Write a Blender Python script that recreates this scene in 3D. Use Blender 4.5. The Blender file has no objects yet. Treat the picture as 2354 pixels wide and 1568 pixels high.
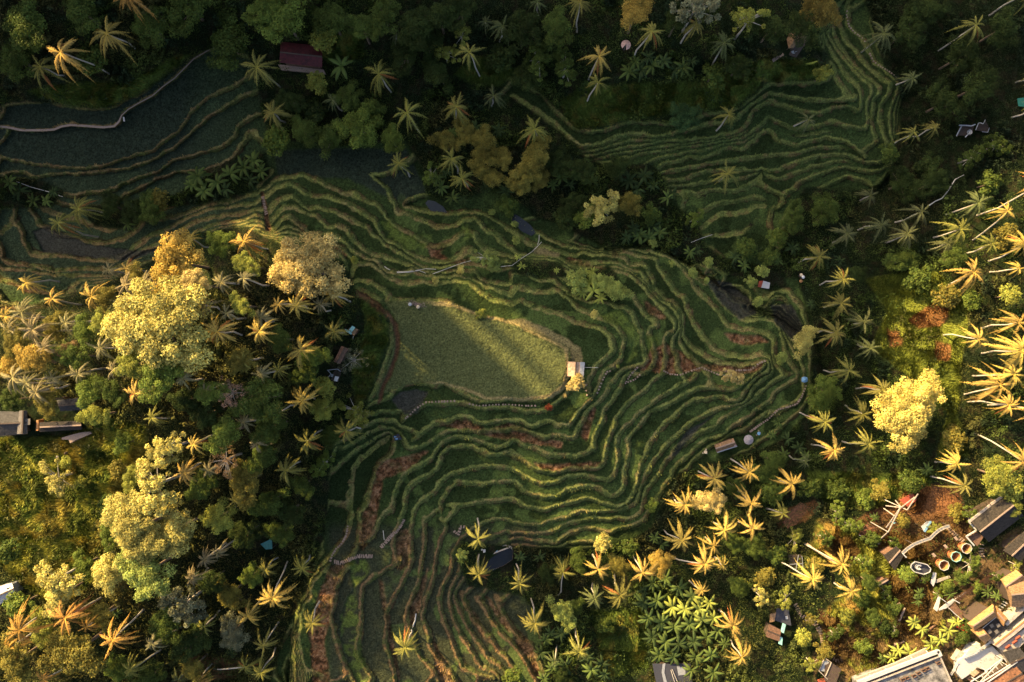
import bpy, math, random
import numpy as np
from mathutils import Vector, Matrix
R = math.radians
C = bpy.context.scene.collection
SC = bpy.context.scene
# ------------------------------------------------------------------ camera, sky, sun, exposure
H = 157.0                      # flying height above the big rice field (z = 0)
MX = 0.1                       # metres per survey unit at z = 0 (survey grid 2354 x 1568)
CX, CY = 1177.0, 784.0
cam = bpy.data.cameras.new('camera'); cam.sensor_width = 36.0
cam.lens = 36.0 * H / (2354 * MX)
cam.clip_start = 1.0; cam.clip_end = 5000.0
co = bpy.data.objects.new('camera', cam); C.objects.link(co); SC.camera = co
co.location = (0, 0, H)
SUN_EL = 25.0
LDIR = (0.735, -0.678)         # horizontal travel of the light (x right, y up)
w = bpy.data.worlds.new('World'); SC.world = w; w.use_nodes = True
nt = w.node_tree; bg = nt.nodes['Background']
sky = nt.nodes.new('ShaderNodeTexSky'); sky.sky_type = 'NISHITA'; sky.sun_disc = False; sky.dust_density = 5.0; sky.air_density = 0.8; sky.ozone_density = 0.4
sky.sun_elevation = R(SUN_EL); sky.sun_rotation = math.atan2(-LDIR[0], -LDIR[1])
nt.links.new(sky.outputs[0], bg.inputs[0]); bg.inputs[1].default_value = 0.095
sl = bpy.data.lights.new('sun', 'SUN'); sl.energy = 4.8; sl.angle = R(0.9); sl.color = (1.0, 0.72, 0.34)
so = bpy.data.objects.new('sun', sl); C.objects.link(so)
d = Vector((LDIR[0] * math.cos(R(SUN_EL)), LDIR[1] * math.cos(R(SUN_EL)), -math.sin(R(SUN_EL))))
so.rotation_euler = d.to_track_quat('-Z', 'Y').to_euler(); so.location = (-60, 60, 120)
SC.view_settings.view_transform = 'Standard'; SC.view_settings.look = 'None'
SC.view_settings.gamma = 1; SC.view_settings.use_curve_mapping = False
SC.view_settings.exposure = 1.75
SC.cycles.max_bounces = 5; SC.cycles.diffuse_bounces = 2; SC.cycles.transmission_bounces = 3
SC.cycles.transparent_max_bounces = 4; SC.cycles.glossy_bounces = 1

# ------------------------------------------------------------------ helpers
def tag(o, label=None, cat=None, group=None, kind=None):
    if label: o['label'] = label
    if cat: o['category'] = cat
    if group: o['group'] = group
    if kind: o['kind'] = kind
    return o
def empty(name, loc, rz=0.0):
    o = bpy.data.objects.new(name, None); C.objects.link(o)
    o.location = loc; o.rotation_euler = (0, 0, rz); o.empty_display_size = 0.3
    return o
def mesh_np(name, V, F, smooth=False, col=None):
    """V (n,3), F (m,k) arrays -> mesh"""
    me = bpy.data.meshes.new(name)
    V = np.asarray(V, dtype=np.float32); F = np.asarray(F, dtype=np.int32)
    m, k = F.shape
    me.vertices.add(len(V)); me.vertices.foreach_set('co', V.ravel())
    me.loops.add(m * k); me.loops.foreach_set('vertex_index', F.ravel())
    me.polygons.add(m)
    me.polygons.foreach_set('loop_start', np.arange(0, m * k, k, dtype=np.int32))
    me.polygons.foreach_set('use_smooth', np.full(m, smooth, dtype=bool))
    me.update(calc_edges=True)
    if col is not None:
        a = me.color_attributes.new('Col', 'FLOAT_COLOR', 'POINT')
        cc = np.ones((len(V), 4), dtype=np.float32); cc[:, :3] = col
        a.data.foreach_set('color', cc.ravel())
    return me
def obj(name, me, m=None, parent=None, loc=None):
    o = bpy.data.objects.new(name, me); C.objects.link(o)
    if m is not None and not len(me.materials): me.materials.append(m)
    if parent is not None: o.parent = parent
    if loc is not None: o.location = loc
    return o
def sstep(x): x = np.clip(x, 0, 1); return x * x * (3 - 2 * x)
def vnoise(x, y, scale, seed):
    rs = np.random.RandomState(seed); N = 256; T = rs.rand(N, N)
    u = x / scale + 1000.37; v = y / scale + 1000.71
    iu = np.floor(u).astype(int); iv = np.floor(v).astype(int)
    fu = u - iu; fv = v - iv; fu = fu * fu * (3 - 2 * fu); fv = fv * fv * (3 - 2 * fv)
    a = T[iu % N, iv % N]; b = T[(iu + 1) % N, iv % N]; c = T[iu % N, (iv + 1) % N]; e = T[(iu + 1) % N, (iv + 1) % N]
    return (a * (1 - fu) + b * fu) * (1 - fv) + (c * (1 - fu) + e * fu) * fv
def fbm(x, y, scale, seed, n=3):
    s = 0; a = 1; t = 0
    for i in range(n):
        s = s + a * vnoise(x, y, scale / 2 ** i, seed + i * 7); t += a; a *= .5
    return s / t
# ------------------------------------------------------------------ surveyed terrace edges
# "level|sheet x,y x,y ...|sheet ..." ; sheet = row/column of the survey sheet, '--' = whole survey
LINES = '''
-4|21 1150,1090 1090,1200 1040,1400 970,1568|31 945,0 960,150 930,330 870,440
-5|21 1230,870 1100,965 960,1070 900,1180 885,1300 862,1400 872,1568|31 880,0 852,120 830,230 745,320 700,400
0|11 1190,1205 1300,1190 1500,1195 1700,1200 1800,1225 1880,1300 2000,1340 2150,1365 2260,1390 2352,1440|12 60,1450 150,1500 250,1550|22 330,20 430,60 500,95 530,130 510,200 505,300 480,370 440,440 380,490 320,540 220,550 100,530 0,520|21 2352,530 2200,560 2050,550 1930,510 1860,460 1790,400 1700,385 1560,400 1460,380 1360,390 1290,440 1230,510 1190,530
-1|11 860,1000 900,870 940,845 1050,850 1120,890 1200,960 1280,1010 1400,1045 1540,1010 1650,1040 1830,1000 1950,1020 2060,1110 2140,1180 2352,1225|12 0,1240 100,1190 200,1250 330,1290 430,1320 500,1350 600,1390 700,1430 800,1450 870,1480 920,1540|22 940,90 870,150 800,200 750,270 740,310 700,350 690,430 730,490
-1|21 1350,740 1380,690 1450,640 1530,590 1650,570 1800,570 1900,565 2000,595 2100,622 2200,605 2352,605|22 0,620 120,645 230,655 310,640 400,570 470,500 530,440 640,400
-2|11 1110,815 1140,880 1200,920 1290,950 1370,940 1430,890 1480,930 1550,960 1640,960 1760,980 1850,950 1930,980 2040,1000 2100,1050 2200,1080 2280,1130 2352,1150|12 0,1050 120,1080 200,1110 310,1120 430,1090 480,1110 540,1190 620,1280 740,1320 820,1350 900,1380 980,1440 1030,1530|22 1020,50 1010,150 940,230 870,260 820,340 790,430 740,500 690,560 640,620 590,690 520,770 430,790 380,730 290,740 210,790 140,780 80,730 0,730|21 2352,725 2200,730 2120,760 2050,750 1980,710 1900,690 1830,700 1760,740 1640,750 1560,810 1500,870 1430,920
-3|11 2000,900 2060,980 2120,1025 2250,1045 2352,1050|12 0,930 100,920 200,990 330,1010 390,1000 430,1060 500,1130 600,1160 700,1190 800,1200 880,1210 960,1250 1040,1260 1100,1290 1130,1370 1160,1440 1200,1500 1200,1568|22 1210,100 1250,170 1200,215 1150,230 1010,260 950,330 890,420 850,490 790,580 710,620 660,710 610,780 590,890 480,880 390,865 290,885 200,850 110,830 0,800|21 2352,810 2200,820 2050,830 1900,820 1760,830 1660,880
-4|21 1250,1568 1260,1500 1280,1400 1310,1310 1360,1230 1420,1180 1520,1130 1620,1070 1660,1000 1740,920 1830,880 1920,880 2040,910 2120,960 2200,990 2270,960 2352,915|22 60,930 150,970 260,1010 360,1050 480,1050 600,1050 700,1030 745,980 760,880 790,800 830,720 850,640 890,580 950,500 1000,440 1030,330 1110,260
-5|21 1360,1568 1370,1450 1390,1350 1440,1290 1560,1240 1660,1180 1690,1100 1700,1050 1780,980 1870,960 2000,965 2130,1050 2210,1040 2352,1000|22 0,1030 80,1080 160,1150 280,1200 390,1210 500,1180 600,1160 720,1170 800,1160 850,1100 860,1000 880,900 930,800 960,710 1010,640 1060,560 1160,490 1250,430 1300,350 1400,290
-6|21 1440,1568 1480,1510 1580,1430 1660,1370 1700,1280 1780,1220 1900,1190 2050,1160 2200,1150 2352,1180|22 60,1200 130,1240 190,1290 280,1310 370,1300 480,1250 600,1230 700,1240 800,1260 880,1280 940,1240 960,1180 980,1080 960,980 960,900 1000,830 1060,760 1130,700 1180,650 1250,600 1330,540 1420,480 1530,420 1640,360 1710,290
-7|21 1690,1568 1710,1440 1770,1370 1850,1290 1960,1290 2070,1330 2200,1290 2352,1290|22 40,1290 100,1370 180,1410 290,1430 400,1420 500,1370 620,1340 740,1330 820,1360 880,1410 940,1420 1010,1370 1030,1300 1020,1200 1050,1130 1060,1040 1080,960 1060,900 1120,830 1200,720 1260,640 1310,620 1420,580 1540,530 1640,470 1720,430 1830,430 1920,430 2020,450 2110,400 2200,330 2290,260 2340,200
-8|21 1760,1500 1880,1510 2050,1480 2200,1460 2352,1460|22 100,1500 200,1540 300,1550 400,1510 470,1490 560,1470 680,1440 760,1450 850,1490 930,1520 1000,1530 1080,1470 1130,1390 1150,1290 1160,1200 1200,1100 1240,990 1290,900 1340,830 1370,780 1420,740 1480,690 1540,640 1620,580 1720,530 1820,520 1920,510 2000,550 2070,560 2120,500 2150,440 2200,370 2280,310 2352,290
-9|32 0,95 100,110 260,125 350,90 430,70 500,60 580,20 650,0|22 750,1560 900,1568|22 1130,1500 1180,1400 1190,1300 1240,1220 1290,1130 1330,1070 1400,980 1480,890 1560,820 1640,750 1720,700 1820,660 1920,610 1990,590 2060,585 2130,585 2170,510 2230,410 2300,355 2352,325
-10|32 0,200 120,200 250,210 380,190 440,150 520,110 600,90 700,70 770,60 860,70 950,60 1050,80 1130,50 1180,10|22 1195,1568 1210,1440 1240,1350 1300,1280 1350,1220 1380,1150 1420,1090 1470,1060 1480,990 1560,960 1650,890 1740,830 1790,810 1880,770 1960,700 2060,650 2130,605 2190,555 2270,480 2352,400|23 90,335 180,310 240,290
-11|32 100,250 400,300 470,240 530,190 620,170 700,150 770,155 840,190 920,190 1000,150 1080,140 1150,120 1220,60 1240,0|22 1250,1568 1310,1480 1370,1370 1430,1280 1480,1180 1540,1110 1620,1060 1700,980 1800,900 1880,890 1980,850 2040,770 2130,730 2200,680 2230,620 2300,600 2352,560|23 60,480 150,410 230,370 270,340
-12|32 0,300 200,330 350,320 480,310 560,290 640,270 720,290 800,300 950,320 1060,300 1180,260 1270,190 1340,100 1380,0|22 1420,1480 1500,1300 1560,1200 1650,1110 1760,1010 1900,920 2040,850 2170,790 2240,730 2352,650|23 0,690 100,640 200,600 285,545 325,460 340,400 300,335
-2|11 160,570 220,470 300,405 340,450 400,510 470,560 520,600 560,640
-3|11 120,510 160,430 230,350 310,325 390,350 450,390 540,400 600,450 640,510 740,510 830,520 860,580 890,640 950,700 1020,750 1080,780 1110,805
-4|11 110,400 170,300 250,260 350,230 400,290 480,350 580,335 640,370 740,380 800,410 880,460 960,480 1030,540 1120,610 1200,680 1290,730 1360,770 1420,810 1500,860 1560,890 1700,890 1850,860 2000,860 2100,880
-5|11 80,230 180,160 300,100 390,150 470,220 560,235 660,230 740,270 860,310 940,350 1000,400 1080,440 1115,500 1130,570 1190,640 1260,670 1340,710 1420,760 1520,800 1640,840 1740,840 1830,810 1890,770 1920,710 1990,720 2030,790 2120,800 2250,830 2352,835|12 90,825 200,835 330,850 430,880 520,930
-6|11 20,180 90,160 180,80 290,60 430,35 560,90 640,130 740,180 800,210 900,195 960,240 1040,290 1110,300
-6|11 1560,700 1650,705 1760,680 1850,620 1890,560 1960,560 2020,570 2040,660 2120,740 2250,770 2352,790|12 200,810
-7|11 1290,400 1370,380 1450,420 1540,470 1640,500 1740,520 1830,500 1920,450 2000,425 2060,480 2130,560 2230,590 2260,660 2300,700 2352,715|12 50,760 150,780 250,790 400,790 470,820 520,870 600,890 700,890
-8|12 0,545 60,590 120,650 200,680 330,710 400,730 520,780 600,770 680,740 740,765 830,770 900,780 970,770 1030,790 1060,840 1100,870 1180,850 1240,880 1260,950 1290,1010 1310,1090 1350,1140 1400,1180 1480,1220 1530,1260 1570,1340 1560,1420 1570,1510|22 1610,20 1700,90 1800,150 1900,190 2010,210 2100,220 2190,190
-9|12 830,720 900,690 980,690 1060,740 1140,770 1200,790 1270,790 1330,820 1360,900 1390,960 1440,1020 1470,1090 1530,1130 1590,1160 1610,1250 1640,1350 1700,1450 1760,1530|22 1800,20 1880,80 1980,125 2100,140 2220,140
-10|12 990,600 1060,680 1140,720 1220,740 1300,690 1350,690 1400,750 1450,790 1520,840 1570,900 1610,960 1660,1010 1700,1090 1760,1160 1840,1230 1900,1300 1930,1370 2000,1420 2100,1460 2200,1450 2280,1480 2352,1490|13 40,1520 60,1568|23 60,60 40,150 60,220
-11|12 1440,640 1450,720 1500,790 1560,850 1640,890 1720,880 1740,930 1800,1000 1860,1080 1870,1150 1940,1210 1990,1280 2060,1330 2150,1370 2250,1350 2352,1360|13 60,1375 110,1450 130,1530|23 150,30 160,80 190,170 240,250 280,300
-12|12 1490,620 1540,720 1610,800 1690,850 1760,870 1830,910 1870,1000 1920,1080 1980,1140 2050,1200 2150,1230 2250,1250 2310,1270 2352,1250|13 0,1190 60,1150 130,1160 170,1210 200,1290 270,1370 330,1440
-13|12 1850,880 1900,920 1990,950 2080,930 2140,960 2180,1040 2260,1130 2340,1180|13 30,1100 70,1080 140,1100 200,1110 230,1180 270,1230 320,1260 310,1330 340,1400 350,1500|23 395,100 400,200 390,300
-5|12 820,900 900,910 1040,930 1120,980 1200,1060 1260,1140 1320,1190 1370,1240 1420,1300 1470,1350 1500,1420 1480,1490
-4|12 700,1180 850,1170 980,1150 1080,1130 1120,1150 1150,1220 1200,1300 1260,1350 1330,1380 1340,1430 1270,1450 1250,1520
-6|12 900,880 1050,900 1150,950 1250,1060 1300,1130 1380,1190 1450,1220 1500,1270 1540,1340 1540,1450 1490,1540|22 1480,60 1520,160 1500,230
-7|11 20,180 60,60 150,0
-7|12 560,840 800,840 1000,850 1100,910 1200,1000 1280,1080 1330,1140
-4|31 480,1568 430,1400 390,1250 380,1100 400,950 440,850 500,780 490,700 560,600 620,530 680,480
-4|31 870,490 800,560 740,700 710,850 700,1000 740,1200 800,1380 900,1568
-5|31 1330,420 1300,480 1200,530 1080,600 980,680 960,800 970,950 950,1100 930,1300 980,1400 1050,1500 1080,1568
-6|31 1440,430 1400,530 1360,620 1290,750 1230,850 1190,950 1200,1100 1200,1250 1250,1400 1280,1568
-7|31 1540,60 1550,200 1540,350 1520,480 1500,620 1450,750 1400,880 1370,1000 1450,1150 1480,1300 1580,1400 1660,1500 1680,1568
-8|31 1700,60 1750,150 1690,280 1660,400 1640,560 1600,700 1550,850 1530,980 1590,1100 1600,1250 1700,1380 1800,1480 1850,1568
-9|31 1800,400 1790,550 1720,680 1680,800 1700,930 1760,1080 1800,1200 1850,1330 1900,1430 2050,1500 2200,1540
-10|31 1880,420 1880,560 1800,700 1770,800 1800,950 1860,1080 1930,1200 2010,1330 2070,1430 2200,1470
-11|31 1920,600 1850,700 1820,800 1890,950 1960,1080 2040,1200 2120,1330 2180,1380
-12|31 1880,740 1930,850 1980,970 2060,1050 2120,1130 2200,1230 2250,1300
-13|31 2020,780 2100,880 2160,1000 2230,1080 2300,1170 2352,1220|32 60,1280 140,1400 230,1568
-14|31 2190,760 2250,900 2310,1010 2352,1060|32 80,1180 180,1220 280,1400
-7|02 0,700 150,780 300,870 400,1000 470,1080 550,1160 620,1200 720,1205 850,1190 960,1150 1100,1110 1250,1115 1400,1130 1560,1150 1700,1090 1780,1040 1900,1040 2050,1000 2150,950 2250,850 2352,770|03 150,760 300,760 450,760 560,730 600,680 560,600 500,560
-8|02 0,880 200,990 400,1150 550,1290 620,1350 750,1340 870,1310 980,1260 1060,1230 1200,1250 1350,1260 1500,1220 1650,1180 1780,1150 1900,1130 2080,1090 2180,980 2352,860|03 100,880 250,910 450,925 700,935 810,910 820,880 740,880 690,800 610,700 540,560 470,440
-9|02 1000,1350 1130,1360 1250,1320 1400,1300 1600,1290 1800,1270 1950,1250 2080,1220 2150,1150 2200,1030 2300,970 2352,930|03 200,990 350,1040 480,1040 620,990 740,980 830,1020 860,960 840,800 760,740 680,640 600,500 500,300
-10|02 700,1500 900,1490 1100,1440 1250,1400 1400,1390 1560,1345 1750,1330 1900,1300 2050,1280 2150,1260 2250,1180 2352,1080|03 150,1150 300,1190 450,1170 570,1120 700,1150 820,1180 920,1190 930,1080 910,960 960,870 950,770 850,700 790,630 700,540 600,410 545,290
-11|02 1300,1568 1380,1510 1500,1490 1640,1440 1740,1450 1850,1410 2000,1350 2130,1370 2250,1260 2352,1200|03 100,1300 280,1340 400,1290 550,1265 720,1300 840,1400 890,1460 870,1380 960,1330 1000,1300 960,1180 950,1080 970,920 1040,840 1030,800 930,730 830,650 750,560 640,420 600,300 560,100
-12|12 1350,60 1450,100 1600,80 1700,30 1800,0|03 100,1568 150,1530 300,1480 450,1435 600,1415 750,1430 850,1490 1000,1500 1100,1470 1090,1320 1040,1200 1020,1100 1040,950 1110,840 1140,765 1090,750 1010,690 900,590 800,470 700,350 640,200 600,0
-13|12 1400,200 1550,190 1700,220 1800,180 1900,170 2050,190 2150,160 2250,80 2300,0
-13|13 500,20 400,60 280,110 230,170 140,230 110,330 30,370 10,480 40,600 50,720
-13|03 720,0 740,230 900,400 970,560 1200,740 1210,790 1170,900 1130,1000 1120,1150 1150,1300 1130,1568
-14|13 1100,0 1050,120 950,150 850,80 720,60 600,110 480,160 380,220 260,290 180,370 140,450 130,560 90,700
-14|12 1700,560 1780,490 1850,430 1950,400 2060,390 2150,370 2250,330 2330,330
-1|00 0,980 200,940 420,930 550,960 750,1000 900,1000 1050,990 1130,930 1300,860 1500,700 1700,520 1900,420 2200,330
-2|00 0,1160 80,1170 200,1195 400,1195 500,1190 560,1160 650,1145 780,1155 950,1170 1050,1160 1100,1110 1120,1050 1180,1000 1270,950 1400,880 1500,790 1600,720 1700,620 1780,540 1900,470 2050,400 2200,370
-3|00 0,1440 100,1470 300,1510 450,1520 600,1550 800,1560 950,1520 1100,1480 1250,1420 1400,1390 1500,1310 1600,1240 1680,1150 1740,1050 1820,980 1900,900 2050,840 2200,780
-4|10 0,30 200,20 330,60 420,40 600,30 800,25|00 1100,1560 1350,1500 1600,1350 1700,1270 1800,1180 1950,1060 2150,930 2300,860
-5|10 400,140 550,200 700,230 850,200 1000,190 1100,140 1200,90 1350,50 1480,0|00 1560,1500 1640,1460 1740,1430 1900,1400 2050,1350 2150,1260 2200,1150 2300,1080
-6|10 1100,260 1150,210 1250,190 1350,130 1450,70 1600,10|00 1800,1568 2000,1530 2150,1450 2200,1350 2300,1220 2352,1200
-6|10 2352,210 2250,220 2130,290 1950,300 1700,400 1600,440 1250,450
-5|10 2352,300 2200,310 2050,340 1900,350 1780,400 1700,440 1600,500 1500,550 1400,590 1300,660 1200,740 1100,800 1000,830 850,820 650,790 500,770 380,780 280,760 230,650 190,510 130,460 60,520 0,580
-4|10 2352,350 2200,400 2050,410 1900,440 1780,470 1680,530 1550,610 1450,690 1330,710 1230,770 1150,850 1050,905 900,900 700,910 500,925 350,890 200,860 80,860 0,790
-3|10 2352,400 2250,450 2050,480 1950,500 1850,560 1700,680 1500,780 1300,880 1050,965 800,965 600,965 400,930 250,900 100,900 0,880
-2|10 0,1000 150,1040 300,1090 430,1120 700,1120
-1|10 0,1200 100,1220 250,1260 400,1250
'''
# ridges, gullies and spot heights: x,y,level triples on the whole survey
CTRL = '''
0,800,9 200,780,17 400,700,21 560,620,18 700,640,15 780,690,6
150,900,13 350,880,20 520,850,20 650,800,16 760,800,8 830,830,4
0,1000,6 200,1010,9 400,1000,13 550,1000,13 640,1000,7
0,1200,6 200,1180,7 380,1180,5 520,1200,1 620,1180,-5
0,1400,6 200,1400,5 350,1400,2 480,1400,-4 560,1400,-8
0,1560,5 200,1560,3 400,1560,-4 540,1560,-10
925,722,.6 1030,727,.6 1100,745,.6 1170,768,.6 1240,805,.6 1282,832,.6 1275,880,.6 1200,893,.6 1120,888,.6 1060,868,.6 1000,855,.6 930,855,.6 912,820,.6 925,722,.6
825,662,1 870,690,1 897,735,1 900,790,1 882,850,1 862,900,1 848,925,1
776,650,3 850,740,3 860,800,3.4 840,860,3
860,925,0 830,970,-1.5 800,990,-1
890,1070,-3.5 868,1120,-3.5 852,1180,-3.6 845,1230,-3.6
775,1030,-3.2 760,1085,-4 755,1170,-5.2 750,1190,-5.3 748,1225,-5.6 713,1300,-7 676,1376,-9 663,1568,-12
738,1350,-3.5 750,1450,-3.5 765,1560,-3.5
700,960,3 690,1100,0 640,1250,-6 600,1350,-8
930,470,-8.3 1010,480,-8.4 1120,470,-8.7 1200,510,-9 1280,545,-9.6 1400,575,-11 1500,560,-12 1600,620,-14 1700,690,-15 1800,740,-15.5 1880,800,-16 1900,900,-16 1880,1000,-15 1760,1070,-14 1600,1150,-14 1500,1260,-14 1250,1290,-15 1195,1330,-14.4 1240,1450,-15 1310,1568,-16
640,400,-6.6 700,350,-6.4 800,345,-6.4 930,340,-6.6
820,380,-6.8 900,430,-7.2
1000,400,-7.5 1100,430,-8 1250,450,-8.5 1450,500,-11 1550,520,-13
1700,640,-13.8 1740,690,-13.6
1950,500,-15 2050,400,-16 2080,200,-16 2000,0,-14
2354,0,-6 2250,100,-10 2354,300,-8 2250,350,-11 2354,500,-4
2000,620,-13 2150,600,-9 2300,650,-4 2000,800,-12 2150,800,-7 2330,820,-1
2000,1000,-11 2150,1000,-8 2330,1050,-3
1900,1150,-12 2050,1200,-9 2200,1180,-7 2350,1200,-4
1800,1300,-11 1950,1320,-9 2100,1350,-7 2250,1350,-5 2350,1400,-3
1600,1400,-14 1750,1450,-12 1900,1450,-10 1850,1560,-10 2000,1560,-7 2200,1560,-5 2350,1560,-4
1400,1400,-16 1450,1550,-16
0,0,20 0,100,13 0,200,3
150,0,16 150,100,10 150,180,4
350,0,12 300,100,7 350,180,1
550,0,6 500,80,3
700,0,5 700,80,0 660,150,-3 620,220,-5
900,0,3 900,60,0 850,150,-4 900,260,-6 700,280,-6
1100,0,2 1100,100,-3 1050,200,-6.5 1000,300,-7 1150,330,-8
1300,0,3 1300,100,-2 1280,200,-6 1400,200,-4 1450,260,-6
1500,0,7 1500,80,2 1600,150,-2 1700,220,-5
1700,0,7 1750,100,1 1850,150,-4 1880,180,-6
1900,0,-3 1880,90,-5
400,470,-7 250,530,-7 100,480,-7 60,420,-6
'''
ORG = [(0, 588.5, 1177, 1765.5), (0, 392.3, 784.6, 1175.8)]
def parse():
    L = []
    for ln in LINES.strip().split('\n'):
        p = ln.split('|'); v = float(p[0]); pts = []
        for seg in p[1:]:
            tk = seg.split(); r, c = int(tk[0][0]), int(tk[0][1])
            for q in tk[1:]:
                a, b = q.split(','); pts.append((ORG[0][c] + float(a) / 3.997, ORG[1][r] + float(b) / 3.997, v))
        L.append(pts)
    for ln in CTRL.strip().split('\n'):
        L.append([tuple(float(t) for t in q.split(',')) for q in ln.split()])
    return L
PL = parse()
G0X, G0Y, GS = -240, -200, 2
NX, NY = 1418, 985
def solve(step, init):
    nx = (NX - 1) * GS // step + 1; ny = (NY - 1) * GS // step + 1
    S = np.zeros((ny, nx)); W = np.zeros((ny, nx))
    for pts in PL:
        for (x0, y0, v0), (x1, y1, v1) in zip(pts, pts[1:]):
            n = int(max(abs(x1 - x0), abs(y1 - y0)) / step * 2) + 2
            t = np.linspace(0, 1, n)
            ix = np.round((x0 + (x1 - x0) * t - G0X) / step).astype(int); iy = np.round((y0 + (y1 - y0) * t - G0Y) / step).astype(int)
            ok = (ix >= 0) & (ix < nx) & (iy >= 0) & (iy < ny)
            np.add.at(S, (iy[ok], ix[ok]), (v0 + (v1 - v0) * t)[ok]); np.add.at(W, (iy[ok], ix[ok]), 1)
    fix = W > 0; val = np.where(fix, S / np.maximum(W, 1), 0)
    if init is None: f = np.full((ny, nx), val[fix].mean())
    else:
        yi = np.linspace(0, init.shape[0] - 1, ny); xi = np.linspace(0, init.shape[1] - 1, nx)
        y0 = np.minimum(yi.astype(int), init.shape[0] - 2); x0 = np.minimum(xi.astype(int), init.shape[1] - 2)
        fy = (yi - y0)[:, None]; fx = (xi - x0)[None]
        a = init[y0][:, x0]; b = init[y0][:, x0 + 1]; c = init[y0 + 1][:, x0]; e = init[y0 + 1][:, x0 + 1]
        f = (a * (1 - fx) + b * fx) * (1 - fy) + (c * (1 - fx) + e * fx) * fy
    f[fix] = val[fix]
    for it in range({32: 500, 16: 300, 8: 160, 4: 70, 2: 14}[step]):
        P = np.pad(f, 1, mode='edge')
        f = .25 * (P[:-2, 1:-1] + P[2:, 1:-1] + P[1:-1, :-2] + P[1:-1, 2:]); f[fix] = val[fix]
    return f
F = None
for st in (32, 16, 8, 4, 2): F = solve(st, F)
P = np.pad(F, 1, mode='edge'); F = (P[:-2, 1:-1] + P[2:, 1:-1] + P[1:-1, :-2] + P[1:-1, 2:] + 2 * F) / 6
F = F[:NY, :NX]
PXg, PYg = np.meshgrid(G0X + GS * np.arange(NX), G0Y + GS * np.arange(NY))
PXg = PXg.astype(float); PYg = PYg.astype(float)
def bil(A, x, y):
    u = np.clip((x - G0X) / GS, 0, NX - 1.001); v = np.clip((y - G0Y) / GS, 0, NY - 1.001)
    i = u.astype(int); j = v.astype(int); a = u - i; b = v - j
    return (A[j, i] * (1 - a) + A[j, i + 1] * a) * (1 - b) + (A[j + 1, i] * (1 - a) + A[j + 1, i + 1] * a) * b
wx = (fbm(PXg, PYg, 16, 1, 2) - .5) * 6.5; wy = (fbm(PXg, PYg, 16, 5, 2) - .5) * 6.5
F = bil(F, PXg + wx, PYg + wy)
def polymask(poly, soft=0):
    poly = np.array(poly, float); M = np.zeros((NY, NX), bool)
    x0 = max(int((poly[:, 0].min() - G0X) / GS), 0); x1 = min(int((poly[:, 0].max() - G0X) / GS) + 2, NX)
    y0 = max(int((poly[:, 1].min() - G0Y) / GS), 0); y1 = min(int((poly[:, 1].max() - G0Y) / GS) + 2, NY)
    X = PXg[y0:y1, x0:x1] + wx[y0:y1, x0:x1] * .8; Y = PYg[y0:y1, x0:x1] + wy[y0:y1, x0:x1] * .8; m = np.zeros(X.shape, bool)
    n = len(poly)
    for i in range(n):
        ax, ay = poly[i]; bx, by = poly[(i + 1) % n]
        if ay == by: continue
        cnd = ((ay > Y) != (by > Y)) & (X < (bx - ax) * (Y - ay) / (by - ay) + ax); m ^= cnd
    M[y0:y1, x0:x1] = m
    return M
def blur(A, n):
    A = A.astype(float)
    for _ in range(n):
        P = np.pad(A, 1, mode='edge'); A = (P[:-2, 1:-1] + P[2:, 1:-1] + P[1:-1, :-2] + P[1:-1, 2:] + A) / 5
    return A
def PP(s): return [tuple(float(t) for t in q.split(',')) for q in s.split()]
# ------------------------------------------------------------------ land cover of the survey
JUNGLE = [PP(s) for s in '''
-240,235 0,240 60,232 140,240 220,250 265,243 330,213 400,165 460,122 550,88 565,-200 -240,-200
555,-200 558,90 590,180 600,240 620,330 700,325 800,338 930,322 970,380 985,450 1040,465 1090,452 1120,430 1160,430 1200,470 1150,360 1120,300 1130,240 1160,200 1177,172 1215,190 1275,245 1330,297 1390,292 1450,275 1560,282 1620,258 1700,248 1765,187 1900,182 1905,130 1880,100 1900,0 1920,-200
1177,225 1230,260 1277,300 1325,335 1345,365 1400,385 1500,375 1530,420 1540,470 1600,500 1620,560 1660,590 1700,600 1750,610 1790,610 1810,660 1770,670 1700,640 1640,612 1560,600 1500,572 1380,565 1290,515 1230,500 1200,470 1160,435 1100,400 1090,300
1930,-200 1990,0 2030,150 2070,190 2070,300 2050,400 2000,440 1850,430 1810,500 1795,560 1790,640 1830,640 1870,740 1865,850 1872,930 1850,955 1800,1010 1740,1035 1650,1060 1560,1090 1520,1150 1500,1210 1440,1245 1350,1262 1230,1258 1100,1250 1060,1240 1055,1290 1075,1345 1200,1370 1245,1420 1265,1768 2554,1768 2554,-200
-240,760 60,700 130,690 240,650 330,610 440,540 560,520 640,560 790,600 810,650 830,680 880,700 897,740 895,790 870,850 850,900 845,925 838,950 800,970 775,1000 760,1050 750,1200 730,1290 700,1370 660,1440 620,1568 600,1768 -240,1768
400,450 480,400 560,360 610,350 620,400 560,450 450,470 330,480 290,460
-240,405 0,405 100,415 150,440 120,475 0,480 -240,480
180,475 290,470 320,500 300,530 220,520
1335,630 1400,610 1435,660 1425,700 1380,690 1335,660
1177,600 1290,605 1300,635 1240,640 1177,625
'''.strip().split('\n')]
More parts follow.
